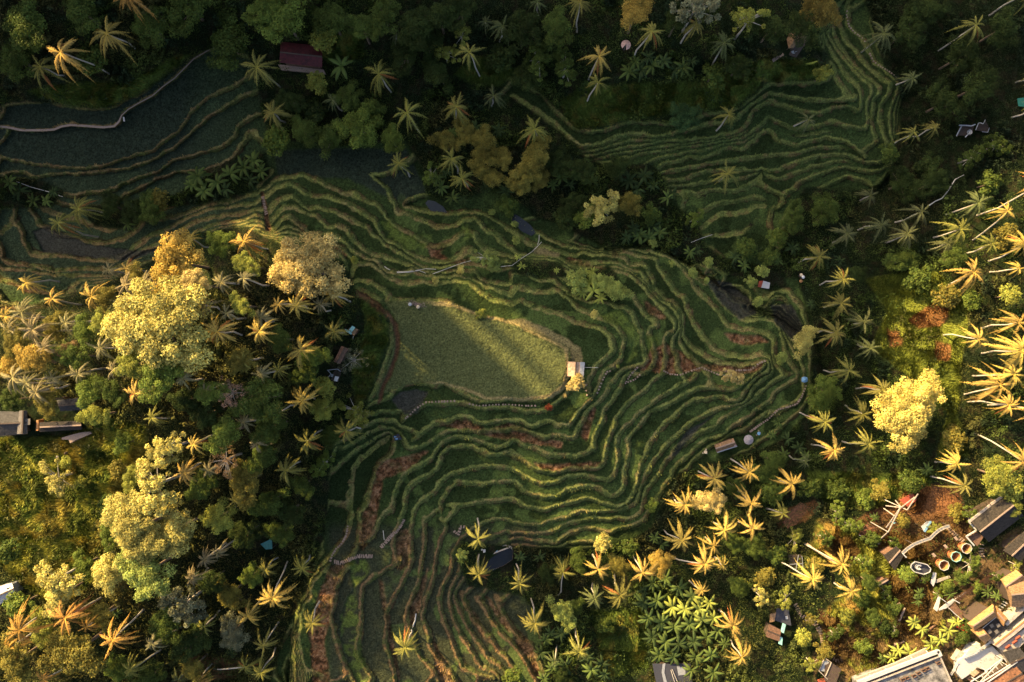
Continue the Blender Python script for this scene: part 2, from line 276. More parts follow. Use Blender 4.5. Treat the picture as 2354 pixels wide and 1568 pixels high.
GRASS = [PP(s) for s in '''
60,210 150,190 300,190 400,130 440,125 330,210 265,243 200,248 130,238
1290,230 1340,200 1500,190 1640,190 1760,130 1880,140 1895,180 1760,187 1690,245 1600,255 1450,272 1390,290 1330,295 1300,270
700,90 830,70 840,130 760,150
1100,130 1190,160 1150,200 1080,190 1040,170
830,690 880,705 893,745 893,785 868,845 848,900 820,950 810,860 830,790 840,740
0,1010 160,1000 260,960 340,980 330,1100 250,1200 230,1330 120,1400 0,1300
1990,640 2150,620 2230,700 2210,850 2200,950 2230,1050 2150,1060 2180,950 2100,870 2000,800 2040,720
1850,1080 2000,1090 2150,1080 2120,1180 1900,1160
1880,1190 2100,1230 2180,1330 2160,1500 1960,1568 1880,1500 1900,1400 1990,1330 1860,1280
1360,1400 1480,1400 1490,1530 1390,1560
'''.strip().split('\n')]
SOIL = [PP(s) for s in '''
1010,975 1060,962 1085,968 1120,990 1165,972 1200,985 1260,1010 1295,1015 1290,1030 1230,1020 1180,1010 1110,1000 1060,985
1335,1005 1340,975 1365,935 1370,940 1358,985 1348,1012
1225,1062 1270,1068 1380,1062 1392,1055 1400,1000 1415,960 1398,1015 1392,1065 1360,1078 1250,1085
1177,1040 1215,1062 1177,1056
866,1062 905,1055 985,1035 940,1080 880,1100 868,1180 850,1240 835,1265 822,1260 835,1180 855,1110
1308,590 1345,605 1395,618 1340,612 1300,605
1478,690 1530,725 1525,735 1490,720
665,500 705,520 700,535 680,515
730,540 790,565 800,590 760,575
980,560 1010,560 1060,535 1010,580 1040,600 1100,590 1050,605 990,590
1660,765 1740,772 1770,785 1720,795 1680,785
1530,790 1620,840 1720,835 1755,825 1750,850 1700,860 1620,850 1540,860 1470,850 1500,800
2090,735 2130,700 2190,700 2160,750 2110,760
2040,755 2065,760 2070,800 2045,800
2150,780 2185,790 2180,830 2150,825
760,1300 800,1295 770,1380 745,1480 760,1568 720,1568 710,1450 735,1360
915,1220 940,1215 945,1290 925,1310 900,1300
905,1540 870,1330 880,1340 920,1568
970,1330 985,1300 965,1400 945,1440 935,1400
985,1440 1010,1500 1060,1568 1010,1568
1050,1355 1100,1420 1120,1480 1080,1420
1110,1360 1160,1420 1177,1460 1140,1420
1177,1430 1220,1480 1250,1568 1230,1568 1190,1490
15,645 60,660 120,675 60,672
0,700 60,708 0,712
420,1500 560,1520 540,1560 400,1568
1780,1180 1870,1150 1890,1160 1850,1200 1790,1215
1960,1200 2120,1110 2200,1120 2240,1230 2150,1290 2060,1290 1990,1250
2010,1330 2140,1290 2160,1400 2120,1470 2040,1480 2060,1400
1900,1230 1960,1230 1980,1290 1920,1280
1880,1400 1930,1420 1950,1500 1900,1520
'''.strip().split('\n')]
YG = [PP(s) for s in '''
1380,725 1420,710 1455,745 1480,760 1460,790 1465,820 1440,835 1455,785 1430,750 1390,740
1485,770 1510,775 1510,820 1490,825
800,1290 840,1285 850,1310 800,1370 780,1430 790,1500 820,1568 850,1568 830,1480 820,1380
870,510 900,505 930,540 990,540 980,570 930,575 890,545
1060,500 1090,540 1060,555
'''.strip().split('\n')]
MUD = [PP(s) for s in '''
1620,640 1680,650 1725,690 1740,720 1700,735 1650,690
920,900 960,895 985,900 960,950 930,955 900,920
75,530 110,520 200,560 300,575 380,570 300,600 180,590 100,580
1580,990 1650,950 1610,980 1560,1040 1530,1060
1770,700 1820,700 1850,760 1840,800 1780,740
1010,345 1045,330 1040,300 1000,310
'''.strip().split('\n')]
DRY = [PP(s) for s in '''
1165,735 1200,733 1260,755 1310,785 1335,800 1340,840 1312,838 1310,800 1250,770
1230,566 1287,583 1285,592 1225,582
'''.strip().split('\n')]
FIELD = [PP('885,692 960,690 1040,697 1100,720 1180,740 1260,778 1306,800 1309,850 1300,890 1270,915 1200,922 1120,918 1060,895 1010,882 940,882 882,905 865,912 885,860 905,800 912,740')]
PATH = [PP(s) for s in '''
820,665 850,680 890,715 915,745 921,790 905,850 885,890 873,930 866,925 880,880 898,840 912,790 906,750 880,720 850,697 820,680
600,440 608,440 618,500 625,530 612,530 606,490
'''.strip().split('\n')]
def cov(L, soft=0):
    M = np.zeros((NY, NX), bool)
    for p in L: M |= polymask(p)
    return blur(M, soft) if soft else M.astype(float)
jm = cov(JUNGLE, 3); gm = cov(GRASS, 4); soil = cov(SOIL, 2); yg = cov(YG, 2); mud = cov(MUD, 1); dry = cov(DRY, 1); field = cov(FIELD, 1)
pathm = cov(PATH, 1)
STEP = 0.95
def hgt(level): return STEP * level * np.where(level < 0, 1.3, 1.0)
def steps(MU):
    g_ = grad * MU; fl = np.floor(F * MU); fr = F * MU - fl
    dl = fr / g_ * MX; du = (1 - fr) / g_ * MX; sp = 1 / g_ * MX
    rw = np.minimum(.85 * wob, .36 * sp); bw = np.minimum(.56 * wob, .32 * sp)
    rise = sstep(1 - du / rw); bund = sstep((1.15 * bw - dl) / (.25 * bw))
    return hgt((fl + rise) / MU) + .33 * bund * (1 - rise) + .10 * rise, rise, bund
wob = (.6 + .75 * fbm(PXg, PYg, 30, 77, 2)) * (1 - .35 * sstep((560 - PXg) / 100) * sstep((450 - PYg) / 60))
gy, gx = np.gradient(F, GS); grad = np.clip(np.sqrt(gx * gx + gy * gy) + 1e-4, .004, 1)
tz, rise, bund = steps(1.0)
W2 = blur(polymask(PP('1440,310 1560,330 1700,300 1800,320 1900,300 1930,330 1960,390 1900,400 1780,420 1700,560 1600,540 1530,440 1420,400 1340,350')), 14)
t2, r2_, b2_ = steps(2.0); tz = tz * (1 - W2) + t2 * W2; rise = rise * (1 - W2) + r2_ * W2; bund = bund * (1 - W2) + b2_ * W2
slopez = hgt(F) + 1.2 * (fbm(PXg, PYg, 60, 31) - .5)
terr = 1 - np.clip(jm + gm * .75, 0, 1)
Z = tz * terr + slopez * (1 - terr)
Z -= .5 * pathm * 0.6
Z += (fbm(PXg, PYg, 9, 41, 2) - .5) * .12 + (vnoise(PXg, PYg, 2.6, 47) - .5) * .08 * np.clip(rise + bund + 1 - terr, 0, 1)
rice = terr * (1 - np.clip(rise + bund, 0, 1)) * (1 - soil) * (1 - yg) * (1 - mud) * (1 - pathm)
tread_noise = np.random.RandomState(3).rand(NY, NX)
Z += rice * (.36 + .26 * tread_noise * (.5 + field * .2))      # standing rice
# colours of crop, grass and soil, with some sun and shade painted in
def mixc(A, B, m): return A * (1 - m[..., None]) + np.array(B) * m[..., None]
n1 = fbm(PXg, PYg, 90, 51); n2 = fbm(PXg, PYg, 14, 52); n3 = fbm(PXg, PYg, 5, 53, 2); n4 = fbm(PXg, PYg, 45, 58)
lvl = np.floor(F); hsh = np.modf(np.abs(np.sin(lvl * 12.9898 + np.floor(n1 * 6) * 3.1) * 43758.5))[0]
Cc = np.zeros((NY, NX, 3)) + np.array([.026, .041, .012])
Cc *= (.68 + .7 * hsh)[..., None]
left = sstep((700 - PXg) / 250) * sstep((700 - PYg) / 60); fan = sstep((PYg - 1190) / 40) * sstep((PXg - 740) / 30) * sstep((1260 - PXg) / 40)
blue = np.clip(sstep((520 - PXg) / 120) * sstep((430 - PYg) / 60) + cov([PP('630,345 800,340 935,345 980,440 925,470 800,410 640,405')], 2), 0, 1)
Cc = mixc(Cc, (.023, .031, .020), blue * .9)
Cc = mixc(Cc, (.036, .038, .022), fan * .8)
Cc = mixc(Cc, (.045, .06, .036), left * (1 - blue) * .5)
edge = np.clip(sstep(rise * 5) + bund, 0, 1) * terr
ec = np.zeros((NY, NX, 3)) + np.array([.175, .185, .050])
ec = mixc(ec, (.22, .165, .07), sstep((n4 - .5) / .15) * .6)
ec = mixc(ec, (.17, .105, .05), np.clip(left * .7 + fan * .9, 0, 1))
ur = sstep((PXg - 1300) / 80) * sstep((520 - PYg) / 60); ec = mixc(ec, (.11, .13, .035), ur * .8)
ec = mixc(ec, (.088, .098, .030), sstep(rise * 2) * .75); ec = mixc(ec, (.018, .017, .009), sstep(rise * 6) * sstep((.5 - rise) / .3))  # near-black riser foot paints in the occlusion shadow line
ec = mixc(ec, (.13, .07, .035), sstep((n2 - .62) / .1) * .5); ec = mixc(ec, (.07, .095, .026), sstep((.42 - n2) / .1) * .7)
Cc *= (.7 + .6 * tread_noise)[..., None]
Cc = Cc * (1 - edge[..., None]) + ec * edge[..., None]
weeds = sstep((n4 - .56) / .08) * (1 - edge) * terr * sstep((PXg - 850) / 100) * sstep((PYg - 420) / 60)
Cc = mixc(Cc, (.085, .12, .03), weeds * .6)
Cc = mixc(Cc, (.085, .095, .034), field)
Cc = mixc(Cc, (.17, .14, .06), dry)
Cc = mixc(Cc, (.09, .12, .024), yg * sstep((n2 - .3) / .3) * .85)
Cc = mixc(Cc, (.048, .045, .036), mud * .85)
sl_ = np.clip(soil * (.1 + 1.6 * n2), 0, 1) * (1 - .6 * edge)
ring = blur(polymask(FIELD[0]) & ~polymask([(1120 + (x - 1120) * .955, 815 + (y - 815) * .93) for x, y in FIELD[0]]), 1) * sstep((PXg - 960) / 60)
Cc = mixc(Cc, (.26, .20, .085), ring * .9)
sc_ = np.zeros_like(Cc) + np.array([.175, .080, .036]); sc_ = mixc(sc_, (.12, .075, .035), fan * .8); sc_ = mixc(sc_, (.25, .15, .08), sstep((n3 - .5) / .15) * .7); sc_ = mixc(sc_, (.05, .03, .015), sstep((.42 - n3) / .1) * .8)
Cc = Cc * (1 - sl_[..., None]) + sc_ * sl_[..., None]
jc = np.zeros_like(Cc) + np.array([.011, .017, .006]); jc = mixc(jc, (.03, .022, .012), sstep((n2 - .5) / .2) * .6)  # near-black forest floor paints in the shade below the leaves
gc = np.zeros_like(Cc) + np.array([.075, .105, .022]); gc = mixc(gc, (.14, .12, .03), sstep((n2 - .5) / .2) * .7)
yl = sstep((500 - PXg) / 80) * sstep((PYg - 900) / 80); gc = mixc(gc, (.25, .24, .045), yl * sstep((n2 - .3) / .3) * .85); gc = mixc(gc, (.30, .17, .045), yl * sstep((fbm(PXg, PYg, 50, 131) - .5) / .12) * .35); gc = mixc(gc, (.04, .06, .015), yl * sstep((.43 - fbm(PXg, PYg, 34, 137)) / .06) * .8)  # meadow brightened as if sunlit, dark furrow shading painted in
town = sstep((PXg - 1800) / 80) * sstep((PYg - 1150) / 60); gc = mixc(gc, (.20, .19, .035), town * .6); gc = mixc(gc, (.25, .12, .05), town * sstep((n4 - .55) / .1) * .55); rg = sstep((PXg - 1950) / 50) * sstep((1080 - PYg) / 50); gc = mixc(gc, (.15, .17, .03), rg * .8)  # rg paints a sunlit green onto the right slope
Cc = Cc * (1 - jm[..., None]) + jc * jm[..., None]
gg = np.clip(gm * (.6 + .7 * n2), 0, 1) * (1 - soil * .9)
Cc = Cc * (1 - gg[..., None]) + gc * gg[..., None]
sj = soil * jm * (.75 - .45 * town); Cc = Cc * (1 - sj[..., None]) + np.array([.22, .10, .045]) * sj[..., None]
Cc = mixc(Cc, (.13, .07, .035), pathm)
town2 = cov([PP('1870,1500 1960,1430 2120,1410 2200,1300 2354,1200 2354,1568 1870,1568')], 3)
Cc = mixc(Cc, (.10, .065, .032), town2 * sstep((n2 - .25) / .3))
Cc *= (.72 + .56 * n3)[..., None]
k = (H - Z) / H * MX
V = np.stack([(PXg - CX) * k, (CY - PYg) * k, Z], -1).reshape(-1, 3)
idx = np.arange(NX * NY).reshape(NY, NX)
Fq = np.stack([idx[1:, :-1], idx[1:, 1:], idx[:-1, 1:], idx[:-1, :-1]], -1).reshape(-1, 4)
def newmat(name):
    m = bpy.data.materials.new(name); m.use_nodes = True
    return m, m.node_tree, m.node_tree.nodes['Principled BSDF']
gmx, t_, b_ = newmat('terrace_ground')
at_ = t_.nodes.new('ShaderNodeAttribute'); at_.attribute_name = 'Col'
tc = t_.nodes.new('ShaderNodeTexCoord')
no = t_.nodes.new('ShaderNodeTexNoise'); no.inputs['Scale'].default_value = 2.6; no.inputs['Detail'].default_value = 3; no.inputs['Roughness'].default_value = .75
rp = t_.nodes.new('ShaderNodeMapRange'); rp.inputs[1].default_value = .32; rp.inputs[2].default_value = .68; rp.inputs[3].default_value = .45; rp.inputs[4].default_value = 1.6
mx = t_.nodes.new('ShaderNodeVectorMath'); mx.operation = 'SCALE'
t_.links.new(tc.outputs['Object'], no.inputs['Vector']); t_.links.new(no.outputs[0], rp.inputs[0])
t_.links.new(at_.outputs['Color'], mx.inputs[0]); t_.links.new(rp.outputs[0], mx.inputs['Scale'])
t_.links.new(mx.outputs[0], b_.inputs['Base Color']); b_.inputs['Roughness'].default_value = .9
b_.inputs['Specular IOR Level'].default_value = .04
bp = t_.nodes.new('ShaderNodeBump'); bp.inputs['Strength'].default_value = .6; bp.inputs['Distance'].default_value = .25
t_.links.new(no.outputs[0], bp.inputs['Height']); t_.links.new(bp.outputs[0], b_.inputs['Normal'])
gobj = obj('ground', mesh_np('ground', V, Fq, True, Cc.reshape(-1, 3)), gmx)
tag(gobj, 'hillside of curving rice terraces with dark treads and olive grass banks', kind='structure')
def gz(x, y): return bil(Z, x, y)
def wpt(px, py, z): k = MX * (H - z) / H; return ((px - CX) * k, (CY - py) * k, z)
def on_ground(px, py, dz=0.0):
    z = float(gz(np.array(px, float), np.array(py, float))); X = wpt(px, py, z); return Vector((X[0], X[1], z + dz))
def w2p(X, Y):                  # world ground point -> survey coordinates
    z = 0.0
    for _ in range(5):
        k = MX * (H - z) / H; px = X / k + CX; py = CY - Y / k; z = float(gz(np.array(px), np.array(py)))
    return px, py, z
# far hills : one coarse sheet to the horizon; an unseen ridge is added below to shade the valley
n = 220
gxs = np.sign(np.linspace(-1, 1, n)) * np.abs(np.linspace(-1, 1, n)) ** 2.2 * 1500
HX, HY = np.meshgrid(gxs, gxs)
ip = (np.clip(np.abs(HX) - 128, 0, None) ** 2 + np.clip(np.abs(HY) - 88, 0, None) ** 2) ** .5
edgez = bil(F, np.clip(HX / MX + CX, -230, 2580), np.clip(CY - HY / MX, -190, 1760)); edgez = hgt(edgez)
hz = edgez - 1.2 - 14 * sstep((18 - ip) / 18) + 25 * fbm(HX, HY, 220, 91) * sstep(ip / 150) - 6 * sstep(ip / 150)
so_, to_ = (HX + 117.7) * LDIR[0] + (HY - 78.4) * LDIR[1], (HX + 117.7) * -LDIR[1] + (HY - 78.4) * LDIR[0]
V2 = np.stack([HX, HY, hz], -1).reshape(-1, 3)
i2 = np.arange(n * n).reshape(n, n); F2 = np.stack([i2[:-1, :-1], i2[:-1, 1:], i2[1:, 1:], i2[1:, :-1]], -1).reshape(-1, 4)
hm, t_, b_ = newmat('far_hills'); b_.inputs['Base Color'].default_value = (.035, .05, .02, 1); b_.inputs['Roughness'].default_value = 1
no = t_.nodes.new('ShaderNodeTexNoise'); no.inputs['Scale'].default_value = .15; no.inputs['Detail'].default_value = 5
cr = t_.nodes.new('ShaderNodeValToRGB'); cr.color_ramp.elements[0].color = (.02, .03, .012, 1); cr.color_ramp.elements[1].color = (.07, .09, .03, 1)
tc = t_.nodes.new('ShaderNodeTexCoord'); t_.links.new(tc.outputs['Object'], no.inputs[0]); t_.links.new(no.outputs[0], cr.inputs[0]); t_.links.new(cr.outputs[0], b_.inputs['Base Color'])
tag(obj('hills', mesh_np('hills', V2, F2, True), hm), 'wooded hills rolling away beyond the valley', kind='structure')
# unseen ridge added as shadow caster, crest slitted for light streaks: SHADE(t) = how far down-sun (m) its shadow reaches at z = 0
TS = [(-1200, -1), (-500, -1), (-450, 55), (-330, 90), (-110, 95), (-60, 150), (-28, 150), (-20, 60), (35, 60), (42, 150), (75, 155), (95, 196), (168, 196), (172, 120), (200, 120), (205, 180), (219, 180), (226, 120), (272, 120), (284, 196), (480, 195), (735, 196), (850, 177), (1000, 177), (1700, 183)]
tt = np.arange(-60, 190, .75); SR = 45.0       # crest runs 45 m beyond the corner point
ss = np.linspace(-60, 24, 22)
reach = np.interp(tt * 10, [a for a, b in TS], [b for a, b in TS])
tan = math.tan(R(SUN_EL))
rs = np.random.RandomState(8)
crest = np.maximum((reach + SR) * tan + (rs.rand(len(tt)) - .5) * 2.5, 3)
SS, TT = np.meshgrid(ss, tt)
prof = np.exp(-np.abs(SS) / 16.0) ** 1.0 * 1.0; prof = np.clip(1 - np.abs(SS) / np.where(SS < 0, 62, 26), 0, 1) ** .9
s_w = -SR + SS; rz = -18 + (crest[:, None] + 18) * prof + (np.random.RandomState(4).rand(*SS.shape) - .5) * 2 * (prof < .98)
RX = -117.7 + LDIR[0] * s_w - LDIR[1] * TT; RY = 78.4 + LDIR[1] * s_w + LDIR[0] * TT
V3 = np.stack([RX, RY, rz], -1).reshape(-1, 3)
a_, b2 = SS.shape; i3 = np.arange(a_ * b2).reshape(a_, b2); F3 = np.stack([i3[:-1, :-1], i3[1:, :-1], i3[1:, 1:], i3[:-1, 1:]], -1).reshape(-1, 4)
tag(obj('ridge', mesh_np('ridge', V3, F3, False), hm), 'unseen steep ridge added beyond the valley edge to cast shade', kind='structure')  # added out of view, only shapes the sunlight
# ------------------------------------------------------------------ materials for plants
def leafmat(name, rough=.55, trans=.22, objcol=True):
    m = bpy.data.materials.new(name); m.use_nodes = True; t = m.node_tree; b = t.nodes['Principled BSDF']
    a = t.nodes.new('ShaderNodeAttribute'); a.attribute_name = 'Col'
    src = a.outputs['Color']
    if objcol:
        oi = t.nodes.new('ShaderNodeObjectInfo'); mu = t.nodes.new('ShaderNodeVectorMath'); mu.operation = 'MULTIPLY'
        t.links.new(src, mu.inputs[0]); t.links.new(oi.outputs['Color'], mu.inputs[1]); src = mu.outputs[0]
    t.links.new(src, b.inputs['Base Color']); b.inputs['Roughness'].default_value = rough
    b.inputs['Specular IOR Level'].default_value = .06
    tr = t.nodes.new('ShaderNodeBsdfTranslucent'); t.links.new(src, tr.inputs[0])
    ms = t.nodes.new('ShaderNodeMixShader'); ms.inputs[0].default_value = trans
    out = [n for n in t.nodes if n.type == 'OUTPUT_MATERIAL'][0]
    t.links.new(b.outputs[0], ms.inputs[1]); t.links.new(tr.outputs[0], ms.inputs[2]); t.links.new(ms.outputs[0], out.inputs[0])
    return m
LEAF = leafmat('leaf'); UND = leafmat('undergrowth_leaf', objcol=False, trans=.15)
def simplemat(name, col, rough=.8, scale=3.0, var=.35, metal=0, bump=.2, stretch=None):
    m, t, b = newmat(name); tc = t.nodes.new('ShaderNodeTexCoord'); no = t.nodes.new('ShaderNodeTexNoise')
    no.inputs['Scale'].default_value = scale; no.inputs['Detail'].default_value = 4; no.inputs['Roughness'].default_value = .7
    mp = t.nodes.new('ShaderNodeMapping'); mp.inputs['Scale'].default_value = stretch or (1, 1, 1)
    t.links.new(tc.outputs['Object'], mp.inputs[0]); t.links.new(mp.outputs[0], no.inputs[0])
    r = t.nodes.new('ShaderNodeMapRange'); r.inputs[1].default_value = .3; r.inputs[2].default_value = .7
    r.inputs[3].default_value = 1 - var; r.inputs[4].default_value = 1 + var; t.links.new(no.outputs[0], r.inputs[0])
    v = t.nodes.new('ShaderNodeVectorMath'); v.operation = 'SCALE'; v.inputs[0].default_value = col[:3]
    t.links.new(r.outputs[0], v.inputs['Scale']); t.links.new(v.outputs[0], b.inputs['Base Color'])
    b.inputs['Roughness'].default_value = rough; b.inputs['Metallic'].default_value = metal
    if bump:
        bp = t.nodes.new('ShaderNodeBump'); bp.inputs['Strength'].default_value = bump; bp.inputs['Distance'].default_value = .05
        t.links.new(no.outputs[0], bp.inputs['Height']); t.links.new(bp.outputs[0], b.inputs['Normal'])
    return m
BARK = simplemat('pale_bark', (.42, .37, .30), .9, 4, .3); BARKD = simplemat('brown_bark', (.16, .11, .07), .9, 3, .3)
# ------------------------------------------------------------------ leaf clouds
def quads(P, N, size, rng, ar=.55, flat=.5):
    """one leaf per point: a bent rhombus of 2 tris -> quad (V (4n,3))"""
    n = len(P); Rn = rng.normal(size=(n, 3)); D = N + Rn * flat; D /= np.linalg.norm(D, axis=1)[:, None] + 1e-9
    T = np.cross(D, rng.normal(size=(n, 3))); T /= np.linalg.norm(T, axis=1)[:, None] + 1e-9
    B = np.cross(D, T); s = (size * (.6 + .8 * rng.rand(n)))[:, None]
    a = P - T * s * .5; c = P + T * s * .5; b = P + B * s * .5 * ar + D * s * .06; e = P - B * s * .5 * ar + D * s * .06
    return np.stack([a, e, c, b], 1).reshape(-1, 3)
def qfaces(n): return np.arange(4 * n).reshape(n, 4)
def crown_mesh(name, seed, nl, lr, nleaf, leaf, flat=.55, hgt=.55, hollow=0, ar=.6):
    rng = np.random.RandomState(seed); Ps = []; Ns = []; Cs = []; cen = []
    a0 = rng.rand() * 6.28; e1 = .8 + .35 * rng.rand()
    for i in range(nl):
        r = math.sqrt((i + .5) / nl) * (.86 + .14 * rng.rand()); a = i * 2.39996 + a0 + rng.normal() * .25
        lim = 1 + .22 * math.sin(2 * a + a0) + .16 * math.sin(3 * a + 2 * a0)
        x = r * math.cos(a) * lim * .82 * e1; y = r * math.sin(a) * lim * .82 / e1
        z = hgt * (1 - .75 * r * r) + rng.normal() * .12 - hgt
        if hollow and rng.rand() < hollow: continue
        q = lr * (.65 + .7 * rng.rand()); cen.append((x, y, z, q))
        m = int(nleaf / nl * (q / lr) ** 2)
        d = rng.normal(size=(m, 3)); d /= np.linalg.norm(d, axis=1)[:, None]; d[:, 2] = np.where(d[:, 2] < -.35, -d[:, 2], d[:, 2])
        rr = q * (1 - .35 * rng.rand(m) ** 2)
        # secondary bumps so a lobe is never a ball
        b = 1 + .22 * np.sin(d[:, 0] * 7 + i) * np.sin(d[:, 1] * 8 + i * 2) + .1 * np.sin(d[:, 2] * 17 + i)
        P = np.array([x, y, z]) + d * (rr * b)[:, None] * np.array([1, 1, .8])
        Ps.append(P); Ns.append(d + np.array([0, 0, .35])); Cs.append(np.full(m, .6 + .75 * rng.rand()))
    P = np.concatenate(Ps); N = np.concatenate(Ns); cl = np.concatenate(Cs) * (.75 + .5 * rng.rand(len(P)))
    V = quads(P, N, leaf, rng, ar, flat); col = np.repeat(cl, 4)[:, None] * np.array([1, 1, 1]) * (1 + .25 * (np.repeat(rng.rand(len(P)), 4)[:, None] - .5) * np.array([1, 0, -1]))
    me = mesh_np(name, V, qfaces(len(P)), False, col); me.materials.append(LEAF)
    return me, cen
def tubes(paths, k=6):
    """paths: list of [(x,y,z,r),...] -> one vertex/face array"""
    V = []; Fq = []; o = 0
    for p in paths:
        p = [Vector(q[:3]) for q in p], [q[3] for q in p]
        for i, (c, r) in enumerate(zip(*p)):
            a = p[0][max(i - 1, 0)]; b = p[0][min(i + 1, len(p[0]) - 1)]; d = (b - a); d = d.normalized() if d.length > 1e-6 else Vector((0, 0, 1))
            u = d.orthogonal().normalized(); v = d.cross(u)
            for j in range(k):
                t = 2 * math.pi * j / k; V.append(tuple(c + (u * math.cos(t) + v * math.sin(t)) * r))
        for i in range(len(p[0]) - 1):
            for j in range(k): Fq.append((o + i * k + j, o + i * k + (j + 1) % k, o + (i + 1) * k + (j + 1) % k, o + (i + 1) * k + j))
        o += len(p[0]) * k
    return V, Fq
CROWN = {}
def mk(kind, var, *a, **kw):
    me, cen = crown_mesh('crown_' + kind, *a, **kw); CROWN.setdefault(kind, []).append((me, cen))
for v in range(3): mk('big', v, 11 + v, 95, .155, 26000, .040, hollow=.04)
for v in range(4): mk('mid', v, 31 + v, 42, .215, 9000, .062, hollow=.08)
for v in range(3): mk('airy', v, 51 + v, 46, .15, 5200, .075, hollow=.30, flat=.8, hgt=.8)
for v in range(3): mk('bush', v, 71 + v, 15, .30, 1500, .16, flat=.6, hgt=.8)
for v in range(2): mk('bare', v, 81 + v, 60, .10, 2600, .045, hollow=.2, flat=1.2, hgt=.6)
def limb_mesh(name, cen, seed, trunk_h):
    """trunk from z=-trunk_h (in crown radii) up into the crown, limbs to the lobes"""
    rng = random.Random(seed); paths = [[(0, 0, -trunk_h, .075), (.02, .01, -trunk_h * .6, .055), (0, .02, -.62, .045), (.01, 0, -.42, .03)]]
    for i in range(0, len(cen), max(1, len(cen) // 16)):
        x, y, z, q = cen[i]
        paths.append([(0, .01, -.66 + rng.random() * .15, .028), (x * .45, y * .45, z * .5 - .28, .018), (x, y, z - .02, .006)])
    V, Fq = tubes(paths, 5); return mesh_np(name, V, Fq, True)
# ------------------------------------------------------------------ palms and bananas
def frond(rng, L, az, lift, droop, nseg, wid, V, Fc, col, tint, twist=0.0):
    ca, sa = math.cos(az), math.sin(az); pts = []
    bend = rng.uniform(-.55, .55)
    for i in range(nseg + 1):
        s = i / nseg; r = L * (s * (1 - .10 * droop * s)); z = L * (lift * s - droop * s * s)
        lat = bend * L * s * s * .5
        pts.append(Vector((ca * r - sa * lat, sa * r + ca * lat, z)))
    for i in range(nseg):
        s = (i + .5) / nseg; a, b = pts[i], pts[i + 1]; d = (b - a).normalized(); side = Vector((0, 0, 1)).cross(d).normalized()
        up = d.cross(side)
        w_ = .016 * L * (1.2 - s)        # the pale midrib
        o = len(V); V += [a - side * w_ + up * .01, a + side * w_ + up * .01, b + side * w_ + up * .01, b - side * w_ + up * .01]; Fc.append((o, o + 1, o + 2, o + 3)); col += [(1.25 * tint, 1.2 * tint, .9 * tint)] * 4
        if s < .12: continue
        ll = wid * L * (math.sin(math.pi * min(1, s * 1.02 + .05)) ** .6) * rng.uniform(.8, 1.12)
        for sg in (-1, 1):
            for h in (0, 1):
                if rng.random() < .1: continue
                base = a.lerp(b, h * .5 + .1); dr = (side * sg * 1.0 + d * .65 + Vector((0, 0, -.3 - .7 * rng.random() + twist * sg))).normalized()
                tip = base + dr * ll; hw = d * (b - a).length * .21
                o = len(V); V += [base - hw, base + hw, tip + hw * .3, tip - hw * .3]; Fc.append((o, o + 1, o + 2, o + 3))
                q = tint * rng.uniform(.78, 1.15); col += [(q, q, q)] * 4
def palm_crown(name, seed, nf, dead=2):
    rng = random.Random(seed); V = []; Fc = []; col = []
    for i in range(nf):
        age = (i + .5) / nf; az = i * 2.39996 + rng.uniform(-.42, .42)
        lift = .95 - 1.15 * age + rng.uniform(-.25, .25); droop = .65 + .55 * age + rng.uniform(-.2, .3)
        L = (.62 + .38 * min(1, age * 1.8)) * rng.uniform(.62, 1.15)
        frond(rng, L, az, lift, droop, 13, .15, V, Fc, col, .92 + .25 * (1 - age), rng.uniform(-.25, .25))
    me = mesh_np(name, V, Fc, False, np.array(col)); me.materials.append(LEAF); return me
PALM = [palm_crown('palm_crown', 100 + i, 17 + (i * 5) % 10) for i in range(11)]
DEADM = leafmat('dead_frond_leaf', objcol=False)
def dead_mesh(seed):
    rng = random.Random(seed); V = []; Fc = []; col = []
    frond(rng, .85, rng.uniform(0, 6.28), -.25, .75, 12, .15, V, Fc, col, 1.0)
    me = mesh_np('dead_frond', V, Fc, False, np.array(col) * np.array([.34, .13, .045])); me.materials.append(DEADM); return me
DEAD = [dead_mesh(i) for i in range(5)]
def banana_mesh(seed, nl=8):
    rng = random.Random(seed); V = []; Fc = []; col = []
    for i in range(nl):
        az = i * 2.39996 + rng.uniform(-.25, .25); L = rng.uniform(.75, 1.05); lift = rng.uniform(.35, 1.0); dr = rng.uniform(.6, 1.0); W = .13
        ca, sa = math.cos(az), math.sin(az); n = 7; q = rng.uniform(.75, 1.25); o = len(V)
        for j in range(n + 1):
            s = j / n; r = L * s; z = L * (lift * s - dr * s * s); wv = W * (math.sin(math.pi * min(.97, s * .93 + .04)) ** .55 if s > .12 else .15)
            for k, kk in ((-1, -.03), (0, .03), (1, -.03)):
                V.append((ca * r - sa * k * wv, sa * r + ca * k * wv, z + kk)); col.append((q * (1.35 if k == 0 else 1), q * (1.3 if k == 0 else 1), q))
        for j in range(n):
            for k in (0, 1): Fc.append((o + j * 3 + k, o + j * 3 + k + 1, o + j * 3 + k + 4, o + j * 3 + k + 3))
    me = mesh_np('banana_leaves', V, Fc, False, np.array(col)); me.materials.append(LEAF); return me
BAN = [banana_mesh(s, 7 + s % 4) for s in range(6)]
V_, F_ = tubes([[(0, 0, -1, .09), (0, 0, -.5, .075), (0, 0, .02, .05)]], 6); BSTEM = mesh_np('banana_stem', V_, F_, True); BSTEM.materials.append(simplemat('banana_stem', (.12, .14, .06)))
rnd = random.Random(5)
